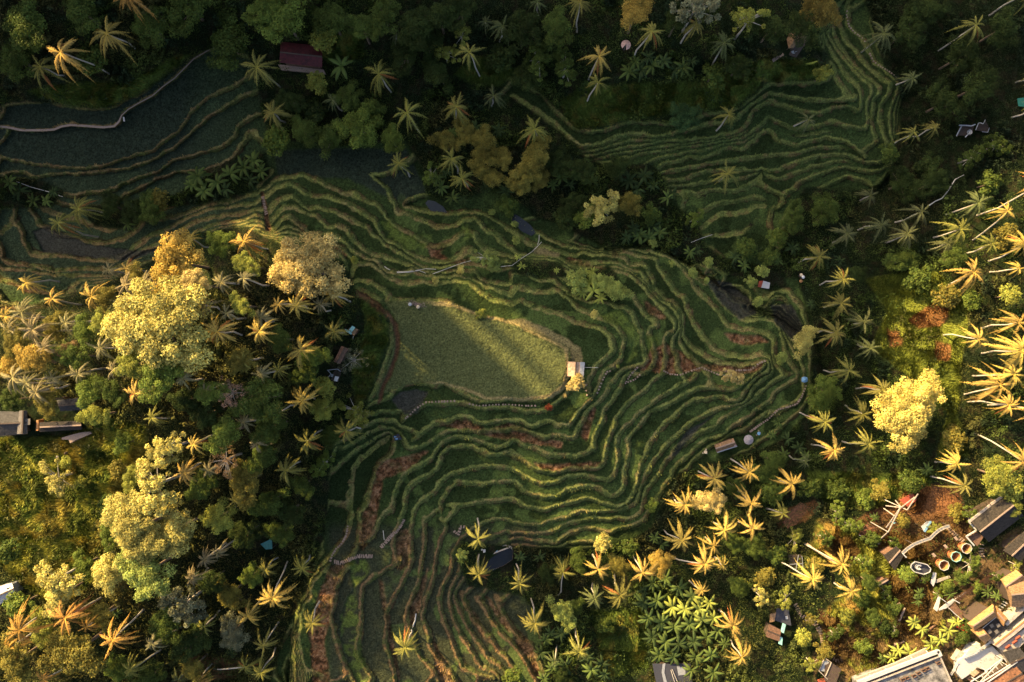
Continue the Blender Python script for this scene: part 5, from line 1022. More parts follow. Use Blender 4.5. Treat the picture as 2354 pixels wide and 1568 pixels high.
# --- people
def person(label, px, py, top, pose='bend', yaw=0, hat=None, dz=0):
    t = Thing('person', label, 'person', px, py, dz=dz); t.root.rotation_euler = (0, 0, yaw)
    if pose == 'bend': spine = [(0, 0, .92), (.12, 0, 1.06), (.32, 0, 1.16), (.42, 0, 1.18)]; head = (.56, 0, 1.2); hands = [(.45, .22, .55), (.45, -.22, .55)]; el = [(.38, .26, .85), (.38, -.26, .85)]; legs = [((.02, .12, .5), (-.02, .12, .08)), ((.05, -.12, .5), (.08, -.12, .08))]
    elif pose == 'crouch': spine = [(0, 0, .35), (.06, 0, .55), (.12, 0, .8), (.15, 0, .88)]; head = (.2, 0, 1.02); hands = [(.5, .15, .5), (.5, -.15, .5)]; el = [(.32, .25, .55), (.32, -.25, .55)]; legs = [((.35, .17, .5), (.12, .17, .08)), ((.35, -.17, .5), (.12, -.17, .08))]
    else: spine = [(0, 0, .95), (0, 0, 1.15), (.02, 0, 1.38), (.02, 0, 1.48)]; head = (.04, 0, 1.64); hands = [(.12, .3, .82), (-.02, -.3, .84)]; el = [(-.02, .29, 1.1), (-.06, -.29, 1.1)]; legs = [((.12, .1, .5), (.1, .1, .08)), ((.04, -.1, .5), (-.2, -.1, .1))]
    V = []; E = []; Rr = []
    def add(p_, r, par=None):
        V.append(p_); Rr.append(r)
        if par is not None: E.append((par, len(V) - 1))
        return len(V) - 1
    a = add(spine[0], .14); b = add(spine[1], .13, a); c = add(spine[2], .15, b); n_ = add(spine[3], .065, c); h1 = add(tuple(Vector(head) - Vector((0, 0, .06))), .08, n_); add(tuple(Vector(head) + Vector((0, 0, .08))), .085, h1)
    for s_, (hd, e) in zip((1, -1), zip(hands, el)):
        sh = add((spine[2][0], .17 * s_, spine[2][2]), .06, c); e_ = add(e, .042, sh); w_ = add(hd, .028, e_); pl = add((hd[0] + .05, hd[1], hd[2] - .05), .032, w_)
        for f in range(4): k1 = add((hd[0] + .09, hd[1] + (f - 1.5) * .019, hd[2] - .09 + .004 * f), .009, pl); add((hd[0] + .10, hd[1] + (f - 1.5) * .02, hd[2] - .125 + .006 * abs(f - 1.3)), .008, k1)
        k1 = add((hd[0] + .06, hd[1] - s_ * .045, hd[2] - .06), .010, pl); add((hd[0] + .09, hd[1] - s_ * .05, hd[2] - .08), .009, k1)
    for s_, (kn, an) in zip((1, -1), legs):
        hp = add((spine[0][0], .09 * s_, spine[0][2] - .04), .095, a); k_ = add(kn, .06, hp); an_ = add(an, .04, k_); add((an[0] + .14, an[1], .03), .035, an_)
    me = bpy.data.meshes.new('body'); me.from_pydata(V, E, []); o = obj('body', me, M['skin'], t.root)
    sk = o.modifiers.new('skin', 'SKIN'); sk.use_smooth_shade = True; lay = me.skin_vertices[0].data
    for i, r in enumerate(Rr): lay[i].radius = (r, r)
    lay[0].use_root = True; o.modifiers.new('sub', 'SUBSURF').levels = 1; o.modifiers['sub'].render_levels = 1
    # clothes follow the torso and the legs
    sh_ = [[(*spine[0], .165), (*spine[1], .155), (*spine[2], .175), (spine[3][0], 0, spine[3][2] - .03, .09)]]
    for s_, e in zip((1, -1), el): sh_.append([(spine[2][0], .1 * s_, spine[2][2], .09), (spine[2][0], .18 * s_, spine[2][2], .075), (*e, .06)])
    V_, F_ = tubes(sh_, 9); t.part('shirt', V_, F_, top, smooth=True)
    V_, F_ = tubes([[(spine[0][0], .05 * s_, spine[0][2] + .03, .13), (*kn, .085), (*an, .06)] for s_, (kn, an) in zip((1, -1), legs)], 9); t.part('trousers', V_, F_, 'dark_cloth', smooth=True)
    hx, hy, hzz = head
    V_, F_ = [], []; ball(hx - .01, hy, hzz + .04, .1, V_, F_, 10, 6); t.part('hair', V_, F_, 'hair', smooth=True)
    V_, F_ = [], []; ball(hx + .095, hy, hzz - .01, .016, V_, F_, 6, 4); ball(hx + .085, hy + .035, hzz + .02, .01, V_, F_, 6, 4); ball(hx + .085, hy - .035, hzz + .02, .01, V_, F_, 6, 4); ball(hx + .085, hy, hzz - .05, .014, V_, F_, 6, 4); t.part('face', V_, F_, 'skin', smooth=True)
    if hat:
        V_ = [(hx, hy, hzz + .30)]; F_ = []; n = 20
        for (r, z) in ((.16, .2), (.30, .12), (.40, .06), (.38, .04)):
            for j in range(n): V_.append((hx + r * math.cos(6.2832 * j / n), hy + r * math.sin(6.2832 * j / n), hzz + z))
        F_ = [(0, 1 + j, 1 + (j + 1) % n) for j in range(n)] + [(1 + i * n + j, 1 + (i + 1) * n + j, 1 + (i + 1) * n + (j + 1) % n, 1 + i * n + (j + 1) % n) for i in range(3) for j in range(n)]
        t.part('hat', V_, F_, hat)
person('person crouching in a wide white hat, left end of the straw heap', 942, 700, 'dark_cloth', 'crouch', 0, 'white_paint')
person('person crouching in a wide tan straw hat, right end of the straw heap', 964, 707, 'dark_cloth', 'crouch', 2.5, 'straw')
person('person in red clothes and cream hat, topmost of three by the stream path', 1836, 633.5, 'red_cloth', 'stand', 3.3, 'straw')
person('person in a pale pinkish hat, middle of three by the stream path', 1840.5, 638.5, 'dark_cloth', 'stand', 3.0, 'white_cloth')
person('person in red with an orange hat, lowest of three by the stream path', 1841.5, 646.5, 'red_cloth', 'bend', 3.3, 'orange_wood')
person('person in black and white clothes walking on the sunlit hill path, left one', *T20(560, 1055), 'white_cloth', 'stand', .5); person('person in black clothes walking on the sunlit hill path, right one', *T20(635, 1022), 'dark_cloth', 'stand', .5)
# --- hill houses at the left
z8 = lambda x, y: (x / 3.3625 * .61302, (1480 + y / 3.3625) * .61302)
t = Thing('house', 'dark roofed house with a pale grey stepped ridge at the left edge', 'house', *z8(110, 380)); A = [z8(-40, 210), z8(340, 215), z8(345, 495), z8(-40, 525)]; t.walls('dark_wood', A, 2.0)
t.gable('roof', 'dark_tile', A[0], A[1], A[2], A[3], 2.8, 4.2, .2, rows=12); t.gable('ridge_roof', 'pale_tile', z8(245, 200), z8(215, 495), z8(345, 490), z8(335, 200), 3.9, 4.6, .15, rows=10); t.slab('ridge_step', 'pale_tile', [z8(290, 300), z8(380, 305), z8(378, 380), z8(290, 385)], 4.3, .15)
t = Thing('house', 'house with a mottled grey tiled roof right of the pale stepped ridge', 'house', *z8(890, 140)); A = [z8(715, 70), z8(1000, 40), z8(1060, 190), z8(760, 210)]; t.walls('plank_brown', A, 2.6); t.gable('roof', 'dark_tile', *A, 2.8, 3.8, .2, rows=12)
t = Thing('house', 'low dark flat roofed house below the mottled tiled roof', 'house', *z8(760, 380)); A = [z8(500, 350), z8(1020, 330), z8(1030, 440), z8(500, 470)]; t.walls('plank_brown', A, 2.3); t.gable('roof', 'thatch_dark', *A, 2.4, 3.0, .15, rows=8)
t.slab('lamp_wall', 'orange_wood', [z8(455, 320), z8(485, 320), z8(480, 455), z8(455, 455)], 1.8, 1.8)
t = Thing('stone_wall', 'pale weathered stone wall end slanting below the hill houses', 'wall', *z8(960, 540)); t.slab('wall', 'stone', [z8(775, 545), z8(850, 520), z8(1000, 480), z8(1140, 465), z8(1158, 490), z8(960, 570), z8(885, 612), z8(865, 570), z8(780, 565)], 1.6, 2.6)
# --- small roofs at the bottom and left
t = Thing('house', 'white curved roof with a grey patch at the left edge', 'house', 15, 1368); t.gable('roof', 'white_paint', T30(-60, 700), T30(110, 658), T30(145, 760), T30(-40, 880), 3, 3.9, .15, rows=4); t.walls('grey_metal', [T30(-60, 700), T30(110, 658), T30(145, 760), T30(-40, 880)], 2.9)
t.slab('patch', 'dark_tile', [(*T30(60, 705), 3.75), (*T30(120, 690), 3.6), (*T30(138, 745), 3.4), (*T30(85, 770), 3.5)], 3.6, .04)
t = Thing('shelter', 'small teal painted roof half hidden under the hill trees', 'shelter', 610, 1255); A = [T31(40, 300), T31(145, 250), T31(150, 345), T31(90, 350)]; t.slab('roof', 'teal_paint', A, 3, .1); t.posts('dark_wood', A, 3)
t = Thing('hut', 'dark hut with silver roof sheets at the bottom edge', 'hut', 1543, 1540); t.slab('roof', 'dark_cloth', [T32(1290, 1400), T32(1640, 1400), T32(1660, 1590), T32(1330, 1600)], 2.2, .15); t.walls('dark_wood', [T32(1290, 1400), T32(1640, 1400), T32(1660, 1590), T32(1330, 1600)], 2.0)
t.slab('sheet', 'grey_metal', [T32(1515, 1425), T32(1590, 1430), T32(1595, 1500), T32(1530, 1508)], 2.32, .05); t.slab('sheet', 'grey_metal', [T32(1385, 1400), T32(1410, 1395), T32(1400, 1480), T32(1430, 1590), T32(1400, 1595), T32(1375, 1480)], 2.32, .05)
t.beams('pole', 'bamboo', [((*T32(1460, 1460), 2.5), (*T32(1500, 1590), 2.5)), ((*T32(1470, 1450), 2.6), (*T32(1530, 1590), 2.6))], .1)
t = Thing('shed', 'brown roofed shed with bright cyan trim on its right side', 'shed', 1790, 1445); A = [T33(10, 1035), T33(122, 1090), T33(105, 1195), T33(-20, 1150)]; t.gable('roof', 'plank_brown', *A, 2.6, 3, .1, rows=5); t.walls('dark_wood', A, 2.4)
t.slab('trim', 'cyan_paint', [T33(135, 1025), T33(165, 1040), T33(145, 1120), T33(115, 1105)], 2.7, .08); t.slab('trim', 'cyan_paint', [T33(110, 1150), T33(135, 1160), T33(130, 1230), T33(95, 1215)], 2.6, .08); t.slab('roof', 'dark_cloth', [T33(80, 890), T33(190, 900), T33(215, 1050), T33(165, 1038), T33(60, 1000)], 2.3, .1); t.slab('roof', 'thatch_brown', [T33(20, 945), T33(75, 930), T33(60, 1010), T33(15, 1020)], 2.4, .1)
t.slab('tray', 'white_paint', [T33(160, 965), T33(180, 960), T33(185, 990), T33(165, 990)], 2.4, .05)
# --- swings
def swing(label, px, py, segs, m='plaster'):
    t = Thing('garden_swing', label, 'swing', px, py); t.beams('frame', m, segs, .2, .16); return t
a1, a2, a3, a4, a5 = Z1(760, 293), Z1(922, 385), Z1(800, 498), Z1(655, 415), Z1(1040, 152)
t = swing('tall white swing frame over the square brown pit', *Z1(740, 380), [((*a1, 5), (*a2, 6)), ((*a2, 6), (*a3, 1)), ((*a4, 1.2), (*a3, 1)), ((*a2, 6), (*a5, 7)), ((*a5, 7), (*Z1(905, 345), 3))]); t.slab('foot', 'white_paint', [Z1(795, 475), Z1(850, 475), Z1(850, 500), Z1(800, 505)], 1.1, 1.4); t.slab('seat', 'cyan_paint', [Z1(945, 285), Z1(1000, 300), Z1(975, 310)], 4, .1)
t.beams('post', 'plaster', [((*a1, 5), (a1[0] + .01, a1[1], -.5)), ((*a4, 1.2), (a4[0] + .01, a4[1], -.5)), ((*a3, 1), (a3[0] + .01, a3[1], -.5))], .16)
t = swing('crossed pale swing poles right of the tall white frame', *Z1(990, 130), [((*Z1(885, 82), 2), (*Z1(1100, 180), 6)), ((*Z1(900, 140), 2), (*Z1(1045, 158), 5.5)), ((*Z1(880, 165), 1), (*Z1(980, 235), 4)), ((*Z1(1045, 155), 5.5), (*Z1(1170, 60), 7)), ((*Z1(1045, 155), 5.5), (*Z1(990, 90), 3)), ((*Z1(1100, 180), 6), (*Z1(1200, 30), 7.5))])
t.slab('canopy', 'red_cloth', [Z1(1030, 90), Z1(1150, 20), Z1(1190, 90), Z1(1100, 150)], 2.2, .08)
log('fallen_trunk', 'slanting pale log on the brown slope left of the swing pit', 'fallen trunk', [Z1(165, 493), Z1(250, 560), Z1(330, 610), Z1(440, 680)], 'plank_pale', .3, .9)
# --- pits and ponds (water and bare pits belong to the ground)
def pond(name, label, pts, m, dz=.06):
    c = (sum(q[0] for q in pts) / len(pts), sum(q[1] for q in pts) / len(pts)); zz_ = max(on_ground(*q).z for q in pts) * .3 + on_ground(*c).z * .7 + dz
    P_ = [Vector(wpt(q[0], q[1], zz_)) for q in pts]; n = len(P_); me = bpy.data.meshes.new(name); me.from_pydata([tuple(v) for v in P_] + [(v.x, v.y, v.z - .5) for v in P_], [], [tuple(range(n - 1, -1, -1))] + [(i, (i + 1) % n, (i + 1) % n + n, i + n) for i in range(n)]); me.update(); tag(obj(name, me, M[m]), label, kind='structure')
pond('pond', 'small dark pond on the valley terrace', [T11(1580, 270), T11(1640, 280), T11(1720, 330), T11(1760, 390), T11(1740, 450), T11(1700, 465), T11(1640, 420), T11(1590, 350), T11(1555, 300)], 'pond_water', .25)
pond('pond', 'dark flooded stretch of the stream', [T12(0, 380), T12(80, 430), T12(170, 500), T12(220, 570), T12(180, 600), T12(90, 560), T12(30, 500), T12(0, 470)], 'pond_water', .2)
pond('pond', 'brown garden pond below the terraces', [Z1(0, 200), Z1(110, 110), Z1(215, 165), Z1(150, 240), Z1(60, 330), Z1(0, 370), Z1(-60, 300)], 'rust', .1)
pond('pit', 'bare square pit under the swing', [Z1(735, 300), Z1(900, 385), Z1(790, 490), Z1(650, 410)], 'rust', .15)
# --- curved walkway and baskets
t = Thing('walkway', 'curved grey wooden skywalk with slatted floor and dark underside', 'walkway', *Z2(300, 470)); L_ = [(60, 585), (110, 540), (170, 500), (250, 468), (320, 445), (360, 405), (400, 370), (450, 345), (500, 330)]
L1 = [Z2(*q) for q in L_]; n_ = len(L1); off = []
for i in range(n_):
    a = L1[max(i - 1, 0)]; b = L1[min(i + 1, n_ - 1)]; dx, dy = b[0] - a[0], b[1] - a[1]; l = math.hypot(dx, dy); off.append((-dy / l, dx / l))
W1 = [(p_[0] - o_[0] * 3.2, p_[1] - o_[1] * 3.2) for p_, o_ in zip(L1, off)]; W2 = [(p_[0] + o_[0] * 3.2, p_[1] + o_[1] * 3.2) for p_, o_ in zip(L1, off)]
t.slab('deck', 'grey_metal', W1 + W2[::-1], 3.0, .14); sg = []
for a, b in zip(W1, W2): sg.append(((*a, 3.06), (*b, 3.06)))
t.beams('slat', 'plaster', sg, .12, .08); rail(t, 'railing', 'plaster', W1, 4.0, .1, .1, pz=3.0); rail(t, 'railing', 'plaster', W2, 4.0, .1, .1, pz=3.0); t.posts('dark_wood', [L1[0], L1[2], L1[4], L1[6], L1[8]], 3.0, .14, -2, 1.0)
t.beams('end_rail', 'white_paint', [((*Z2(60, 585), 4), (*Z2(98, 625), 4))], .22, .16)
for i, (x, y) in enumerate(((370, 655), (480, 575), (577, 500))):
    q = Z2(x, y); q = (q[0] + 3, q[1] + 2); t = Thing('viewing_basket', ['octagonal open wooden basket with pale rim, lower left of three', 'octagonal open wooden basket with pale blue rim, middle of three', 'octagonal open wooden basket with pale rim, upper right of three'][i], 'basket', *q, group='octagonal wooden viewing baskets')
    t.lathe('basket_wall', 'orange_wood', *q, [(.85, .9), (1.18, 2.7), (1.27, 2.7), (.95, .85)], 8); t.lathe('floor', 'red_cloth', *q, [(0, 1.0), (1.0, 1.0), (1.0, .85), (0, .85)], 8); t.lathe('rim', ['white_paint', 'cyan_paint', 'white_paint'][i], *q, [(1.15, 2.85), (1.3, 2.85), (1.3, 2.72), (1.15, 2.72)], 8); t.lathe('post', 'dark_wood', *q, [(.2, .9), (.25, -1.5)], 8)
    t.beams('slat', 'plank_brown', [((q[0] + 8.6 * math.cos(k * .393), q[1] + 8.6 * math.sin(k * .393), 1.1), (q[0] + 12 * math.cos(k * .393), q[1] + 12 * math.sin(k * .393), 2.68)) for k in range(16)], .05, .05); t.slab('bridge', 'stone', [(q[0] - 12, q[1] - 17), (q[0] - 7, q[1] - 20), (q[0] - 1, q[1] - 13), (q[0] - 6, q[1] - 10)], 2.7, .12)
    t.lathe('seat', 'rust', q[0] - .5, q[1] + .5, [(0, 1.5), (.4, 1.5), (.45, 1.0)], 8)
t = Thing('viewing_deck', 'black octagonal deck edged with a white railing, lower left of the baskets', 'deck', *Z2(230, 720)); O_ = [Z2(142, 690), Z2(180, 662), Z2(290, 690), Z2(325, 728), Z2(318, 758), Z2(262, 782), Z2(170, 757), Z2(138, 722)]; t.slab('deck', 'dark_cloth', O_, 2.4, .2); t.posts('dark_wood', O_[::2], 2.3, .12, -1.5, .8)
rail(t, 'railing', 'white_paint', O_ + O_[:1], 3.4, .16, .14, pz=2.4)
t = Thing('sofa', 'white crescent shaped sofa on the black octagonal deck', 'sofa', *Z2(205, 708), dz=2.4); q = Z2(205, 708); c = t.p((*q, 0)); V = []; Fc = []
for i in range(13):
    a = .6 + i * .4; ri, ro = .28, .78
    for r, z in ((ri, .1), (ri, .5), (ro, .5), (ro, .1)): V.append((c.x + r * math.cos(a) * 1.1, c.y + r * math.sin(a) * .9, z))
for i in range(12):
    for j in range(4): Fc.append((i * 4 + j, i * 4 + (j + 1) % 4, i * 4 + 4 + (j + 1) % 4, i * 4 + 4 + j))
t.part('cushion', V, Fc + [(3, 2, 1, 0), (48, 49, 50, 51)], 'white_paint')
t = Thing('shelter', 'little shelter with a tilted white and blue roof sheet', 'shelter', *Z2(290, 335)); t.slab('roof', 'white_paint', [(*Z2(235, 335), 2.3), (*Z2(285, 290), 2.8), (*Z2(330, 285), 2.8), (*Z2(260, 380), 2.2)], 2.5, .08); t.slab('roof', 'blue_cloth', [(*Z2(320, 282), 2.9), (*Z2(334, 292), 2.9), (*Z2(275, 388), 2.3), (*Z2(258, 380), 2.3)], 2.5, .08); t.posts('dark_wood', [Z2(240, 335), Z2(320, 290), Z2(265, 380)], 2.3)
# --- roofs of the lower right
def hall(name, label, cat, A, m, ze, zr, hip=0, rows=14, wm='dark_wood', t_=.3):
    cx = sum(q[0] for q in A) / 4; cy = sum(q[1] for q in A) / 4; t = Thing(name, label, cat, cx, cy); t.walls(wm, A, ze - .1, .7); t.gable('roof', m, *A, ze, zr, t_, hip=hip, rows=rows); return t
t = hall('hall', 'big hall with a black thatched roof at the right edge', 'hall', [Z2(700, 292), Z2(1010, 42), Z2(1190, 232), Z2(868, 480)], 'thatch_dark', 4, 6.2, rows=20); t.beams('eave_beam', 'plaster', [((*Z2(680, 292), 4.1), (*Z2(880, 135), 4.1)), ((*Z2(885, 128), 4.1), (*Z2(990, 55), 4.1))], .55, .2)
rail(t, 'railing', 'white_paint', [Z2(680, 290), Z2(750, 370), Z2(655, 428), Z2(730, 512)], 3.2, .3, .2); t.slab('deck', 'plank_brown', [Z2(760, 385), Z2(820, 430), Z2(760, 520), Z2(680, 430)], 2.2, .3)
hall('cabin', 'square cabin with a flat black roof beside the swing pit', 'cabin', [Z1(880, 605), Z1(1000, 520), Z1(1075, 590), Z1(985, 745)], 'thatch_dark', 3, 3.3, rows=4, wm='plank_brown', t_=.15)
hall('cabin', 'small black roofed cabin in the shrubs below the swing pit', 'cabin', [Z1(815, 865), Z1(905, 812), Z1(940, 850), Z1(850, 905)], 'thatch_dark', 2.4, 2.8, rows=4, wm='plank_brown', t_=.15)
hall('pavilion', 'dark roofed long pavilion cut by the right edge', 'pavilion', [Z2(1005, 560), Z2(1200, 385), Z2(1320, 500), Z2(1160, 660)], 'thatch_dark', 3, 4, rows=8)
t = hall('villa', 'villa with a golden thatched roof around a dark dining deck', 'villa', [Z4(680, 352), Z4(915, 172), Z4(952, 275), Z4(735, 415)], 'thatch_gold', 4.4, 5.6, hip=.08, rows=12, t_=.45)
t.gable('wing_roof', 'thatch_gold', Z4(705, 410), Z4(820, 395), Z4(892, 480), Z4(835, 535), 4.0, 5.2, .4, hip=.1, rows=12); t.gable('wing_roof', 'thatch_gold', Z4(945, 185), Z4(1048, 300), Z4(1010, 370), Z4(945, 280), 4.0, 5.1, .4, hip=.1, rows=12)
t.slab('deck', 'dark_tile', [Z4(815, 395), Z4(935, 285), Z4(1030, 380), Z4(905, 485)], 2.6, .3); rail(t, 'railing', 'white_paint', [Z4(810, 392), Z4(938, 288)], 3.6, .12, .1, pz=2.6); t.slab('walkway', 'concrete', [Z4(895, 490), Z4(1040, 360), Z4(1120, 420), Z4(930, 545)], 1.5, .3)
for i, (x, y) in enumerate(((900, 370), (945, 425), (880, 425), (960, 365))):
    k = Thing('dining_table', 'white dining table on the dark deck, %s of four' % ['upper left', 'lower right', 'lower left', 'upper right'][i], 'table', *Z4(x, y), group='tables on the dark dining deck'); k.o.z += 2.6; k.root.location.z += 2.6
    k.slab('table_top', 'pale_tile', [Z4(x - 22, y - 5), Z4(x + 5, y - 24), Z4(x + 24, y + 4), Z4(x - 4, y + 22)], .75, .07); k.posts('dark_wood', [Z4(x - 16, y), Z4(x + 4, y - 18), Z4(x + 18, y + 3), Z4(x - 3, y + 16)], .7, .04, 0)
hall('villa', 'brown thatched villa roof cut by the right edge above the loungers', 'villa', [Z4(1030, -30), Z4(1230, -60), Z4(1260, 180), Z4(1085, 190)], 'thatch_brown', 4, 6, hip=.15, rows=16, t_=.4)
hall('villa', 'thatched villa wing with a pale ventilated ridge, upper right of the garden wall', 'villa', [Z2(985, 835), Z2(1130, 745), Z2(1230, 830), Z2(1060, 960)], 'thatch_gold', 3.6, 5, rows=12, t_=.4)
t = Thing('reed_fence', 'long shaggy golden brown reed canopy along the garden court', 'reed canopy', *Z4(700, 40)); P_ = []; rr = random.Random(9)
for i in range(420):
    f = rr.random(); x = 560 + 330 * f + rr.gauss(0, 6); y = 105 - 215 * f + rr.gauss(0, 6); a = t.p((*Z4(x, y), 2.4 + rr.random() * .5)); b = t.p((*Z4(x + rr.uniform(14, 42), y + rr.uniform(14, 40)), 1.2 + rr.random())); P_.append([(*a, .07), (*b, .03)])
V_, F_ = tubes(P_, 4); t.part('reeds', V_, F_, 'thatch_gold'); t.beams('beam', 'plaster', [((*Z4(555, 118), 2.5), (*Z4(660, 45), 2.5))], .2); t.posts('dark_wood', [Z4(570, 105), Z4(720, 5), Z4(880, -95)], 2.4, .1, -1, 1)
# zig zag bridge
t = Thing('footbridge', 'zigzag white railed footbridge with a brown plank ramp', 'footbridge', *Z4(500, 190)); t.slab('deck', 'white_paint', [Z4(400, 215), Z4(465, 165), Z4(540, 115), Z4(558, 128), Z4(480, 200), Z4(405, 225)], 2.2, .2); t.slab('ramp', 'plank_brown', [Z4(495, 200), Z4(555, 155), Z4(670, 290), Z4(605, 330)], 2.0, .2)
rail(t, 'railing', 'white_paint', [Z4(430, 115), Z4(470, 145)], 3, .14); rail(t, 'railing', 'white_paint', [Z4(545, 125), Z4(598, 155)], 3.1, .18); rail(t, 'railing', 'white_paint', [Z4(495, 200), Z4(570, 270), Z4(628, 315)], 3.0, .14, pz=2.0); t.slab('landing', 'white_paint', [Z4(400, 95), Z4(420, 100), Z4(400, 205), Z4(385, 235), Z4(355, 210)], 2.3, .2)
t.beams('picket', 'grey_metal', [((*Z4(462 + i * 8, 185 - i * 6), 2.32), (*Z4(478 + i * 8, 200 - i * 6), 2.32)) for i in range(11)], .06)
t = Thing('footbridge', 'short white stair bridge with a pale ramp below the baskets', 'footbridge', *Z2(360, 830)); t.slab('deck', 'white_paint', [Z2(350, 765), Z2(378, 768), Z2(368, 850), Z2(350, 895), Z2(325, 860)], 2, .2); t.slab('ramp', 'plaster', [Z2(380, 830), Z2(500, 795), Z2(512, 812), Z2(370, 865)], 1.6, .2)
# red seat
t = Thing('lounge_swing', 'bright red slatted swing seat beside the golden thatched villa', 'seat', *Z4(640, 390)); t.slab('seat', 'red_paint', [Z4(588, 350), Z4(625, 352), Z4(695, 408), Z4(672, 436), Z4(598, 400)], 1.2, .12); t.beams('slat', 'white_paint', [((*Z4(650 + i * 8, 398 + i * 4), 1.27), (*Z4(660 + i * 8, 415 + i * 3), 1.27)) for i in range(4)], .06); t.beams('arm', 'red_paint', [((*Z4(502, 330), 1.0), (*Z4(585, 362), 1.5)), ((*Z4(540, 370), 1.0), (*Z4(600, 385), 1.4))], .12)
# patio and white terrace
t = Thing('patio', 'dazzling white paved patio beside the villas', 'patio', *Z4(760, 690)); t.slab('paving', 'white_paint', [Z4(585, 690), Z4(640, 660), Z4(705, 560), Z4(790, 535), Z4(800, 600), Z4(905, 560), Z4(1010, 660), Z4(845, 790), Z4(760, 760), Z4(680, 830), Z4(620, 870), Z4(580, 820)], 1.2, 1.6); t.slab('step', 'plaster', [Z4(540, 690), Z4(600, 600), Z4(640, 620), Z4(585, 700)], .7, 1.2)
rail(t, 'railing', 'white_paint', [Z4(640, 665), Z4(740, 625), Z4(805, 575), Z4(900, 515)], 2.4, .45, .1, pz=1.2); t.beams('picket', 'dark_tile', [((*Z4(690 + i * 11, 636 - i * 6.2), 2.47), (*Z4(696 + i * 11, 646 - i * 6.2), 2.47)) for i in range(18)], .05)
t = Thing('ladder_frame', 'leaning white ladder frame left of the white patio', 'ladder', *Z4(545, 770)); t.beams('rail', 'white_paint', [((*Z4(508, 828), 1.4), (*Z4(578, 705), 2.2)), ((*Z4(520, 835), 1.4), (*Z4(590, 715), 2.2))], .12); [t.beams('rung', 'white_paint', [((*Z4(512 + i * 12, 822 - i * 21), 1.5 + i * .13), (*Z4(526 + i * 12, 830 - i * 21), 1.5 + i * .13))], .07) for i in range(6)]
t = Thing('garden_table', 'square wooden table set on the white patio', 'table', *Z4(735, 820), dz=.5); t.slab('floor', 'plank_brown', [Z4(625, 840), Z4(740, 760), Z4(815, 800), Z4(700, 890)], .3, .2); t.slab('table_top', 'plank_pale', [Z4(690, 815), Z4(745, 775), Z4(785, 805), Z4(730, 850)], 1.0, .08); t.posts('dark_wood', [Z4(690, 815), Z4(745, 775), Z4(785, 805), Z4(730, 850)], 1.0, .05, .2)
for i, (x, y) in enumerate(((690, 850), (770, 775), (700, 790), (775, 830))):
    k = Thing('garden_bench', 'dark wooden bench %s the square patio table' % ['below left of', 'above right of', 'above left of', 'below right of'][i], 'bench', *Z4(x, y), group='benches around the patio table', dz=.8); k.slab('seat', 'dark_wood', [Z4(x - 16, y + 4), Z4(x + 8, y - 14), Z4(x + 16, y - 4), Z4(x - 8, y + 12)], .45, .08); k.posts('dark_wood', [Z4(x - 14, y + 4), Z4(x + 14, y - 4)], .4, .05, 0)
for i, (x, y) in enumerate(((975, 215), (1000, 195), (1020, 175), (1035, 155))):
    q = Z4(x, y); k = Thing('sun_lounger', 'white sun lounger, %s of the slanting row of four' % ['lowest', 'second lowest', 'second highest', 'highest'][i], 'sun lounger', *q, group='white loungers by the villa pool', dz=.8)
    k.slab('seat', 'white_paint', [Z4(x - 18, y - 6), Z4(x - 12, y - 13), Z4(x + 14, y + 2), Z4(x + 8, y + 10)], .4, .1); k.slab('backrest', 'white_paint', [(*Z4(x - 30, y - 12), .8), (*Z4(x - 23, y - 19), .8), (*Z4(x - 12, y - 13), .42), (*Z4(x - 18, y - 6), .42)], .6, .08); k.posts('grey_metal', [Z4(x - 16, y - 6), Z4(x + 10, y + 6)], .35, .04, -.3)
# long wall and balcony row
t = Thing('garden_wall', 'thick pale diagonal wall with a slatted cap right of the villas', 'wall', *Z4(1060, 440)); t.slab('wall', 'plaster', [Z4(918, 548), Z4(1110, 408), Z4(1260, 290), Z4(1275, 315), Z4(1130, 440), Z4(960, 572)], 3, 3.5); t.slab('cap', 'orange_wood', [Z4(925, 540), Z4(1105, 400), Z4(1250, 285), Z4(1256, 295), Z4(1113, 410), Z4(935, 552)], 3.1, .1)
t = Thing('garden_wall', 'thick pale wall beside the white loungers', 'wall', *Z4(1110, 270)); t.slab('wall', 'plaster', [Z4(1025, 345), Z4(1190, 200), Z4(1260, 150), Z4(1270, 175), Z4(1200, 230), Z4(1045, 370)], 2.6, 3)
t = Thing('balcony_house', 'house with red sofas on its pale balcony below the diagonal wall', 'house', *Z4(1080, 560)); t.slab('balcony', 'plaster', [Z4(965, 575), Z4(1230, 380), Z4(1290, 440), Z4(1160, 570), Z4(1010, 612)], 2.4, 3); t.gable('roof', 'dark_tile', Z4(1000, 620), Z4(1160, 572), Z4(1290, 740), Z4(1150, 830), 3.2, 4.2, .2, rows=16)
t.walls('plaster', [Z4(1000, 620), Z4(1160, 572), Z4(1290, 740), Z4(1150, 830)], 3)
for i, (x, y) in enumerate(((1055, 570), (1120, 525), (1150, 485))):
    k = Thing('sofa', 'dark red sofa on the pale balcony, %s of three' % ['lower left', 'middle', 'upper right'][i], 'sofa', *Z4(x, y), group='red sofas on the balcony'); k.root.location.z += 2.4; k.o.z += 2.4; k.slab('seat', 'red_cloth', [Z4(x - 24, y + 8), Z4(x + 18, y - 22), Z4(x + 26, y - 10), Z4(x - 16, y + 18)], .45, .4); k.slab('backrest', 'red_cloth', [Z4(x - 24, y + 8), Z4(x + 18, y - 22), Z4(x + 21, y - 18), Z4(x - 21, y + 12)], .85, .42)
hall('house', 'house with a rust brown flat roof at the bottom right corner', 'house', [Z4(800, 905), Z4(1110, 725), Z4(1260, 900), Z4(1000, 1060)], 'rust', 3.6, 4.0, rows=4)
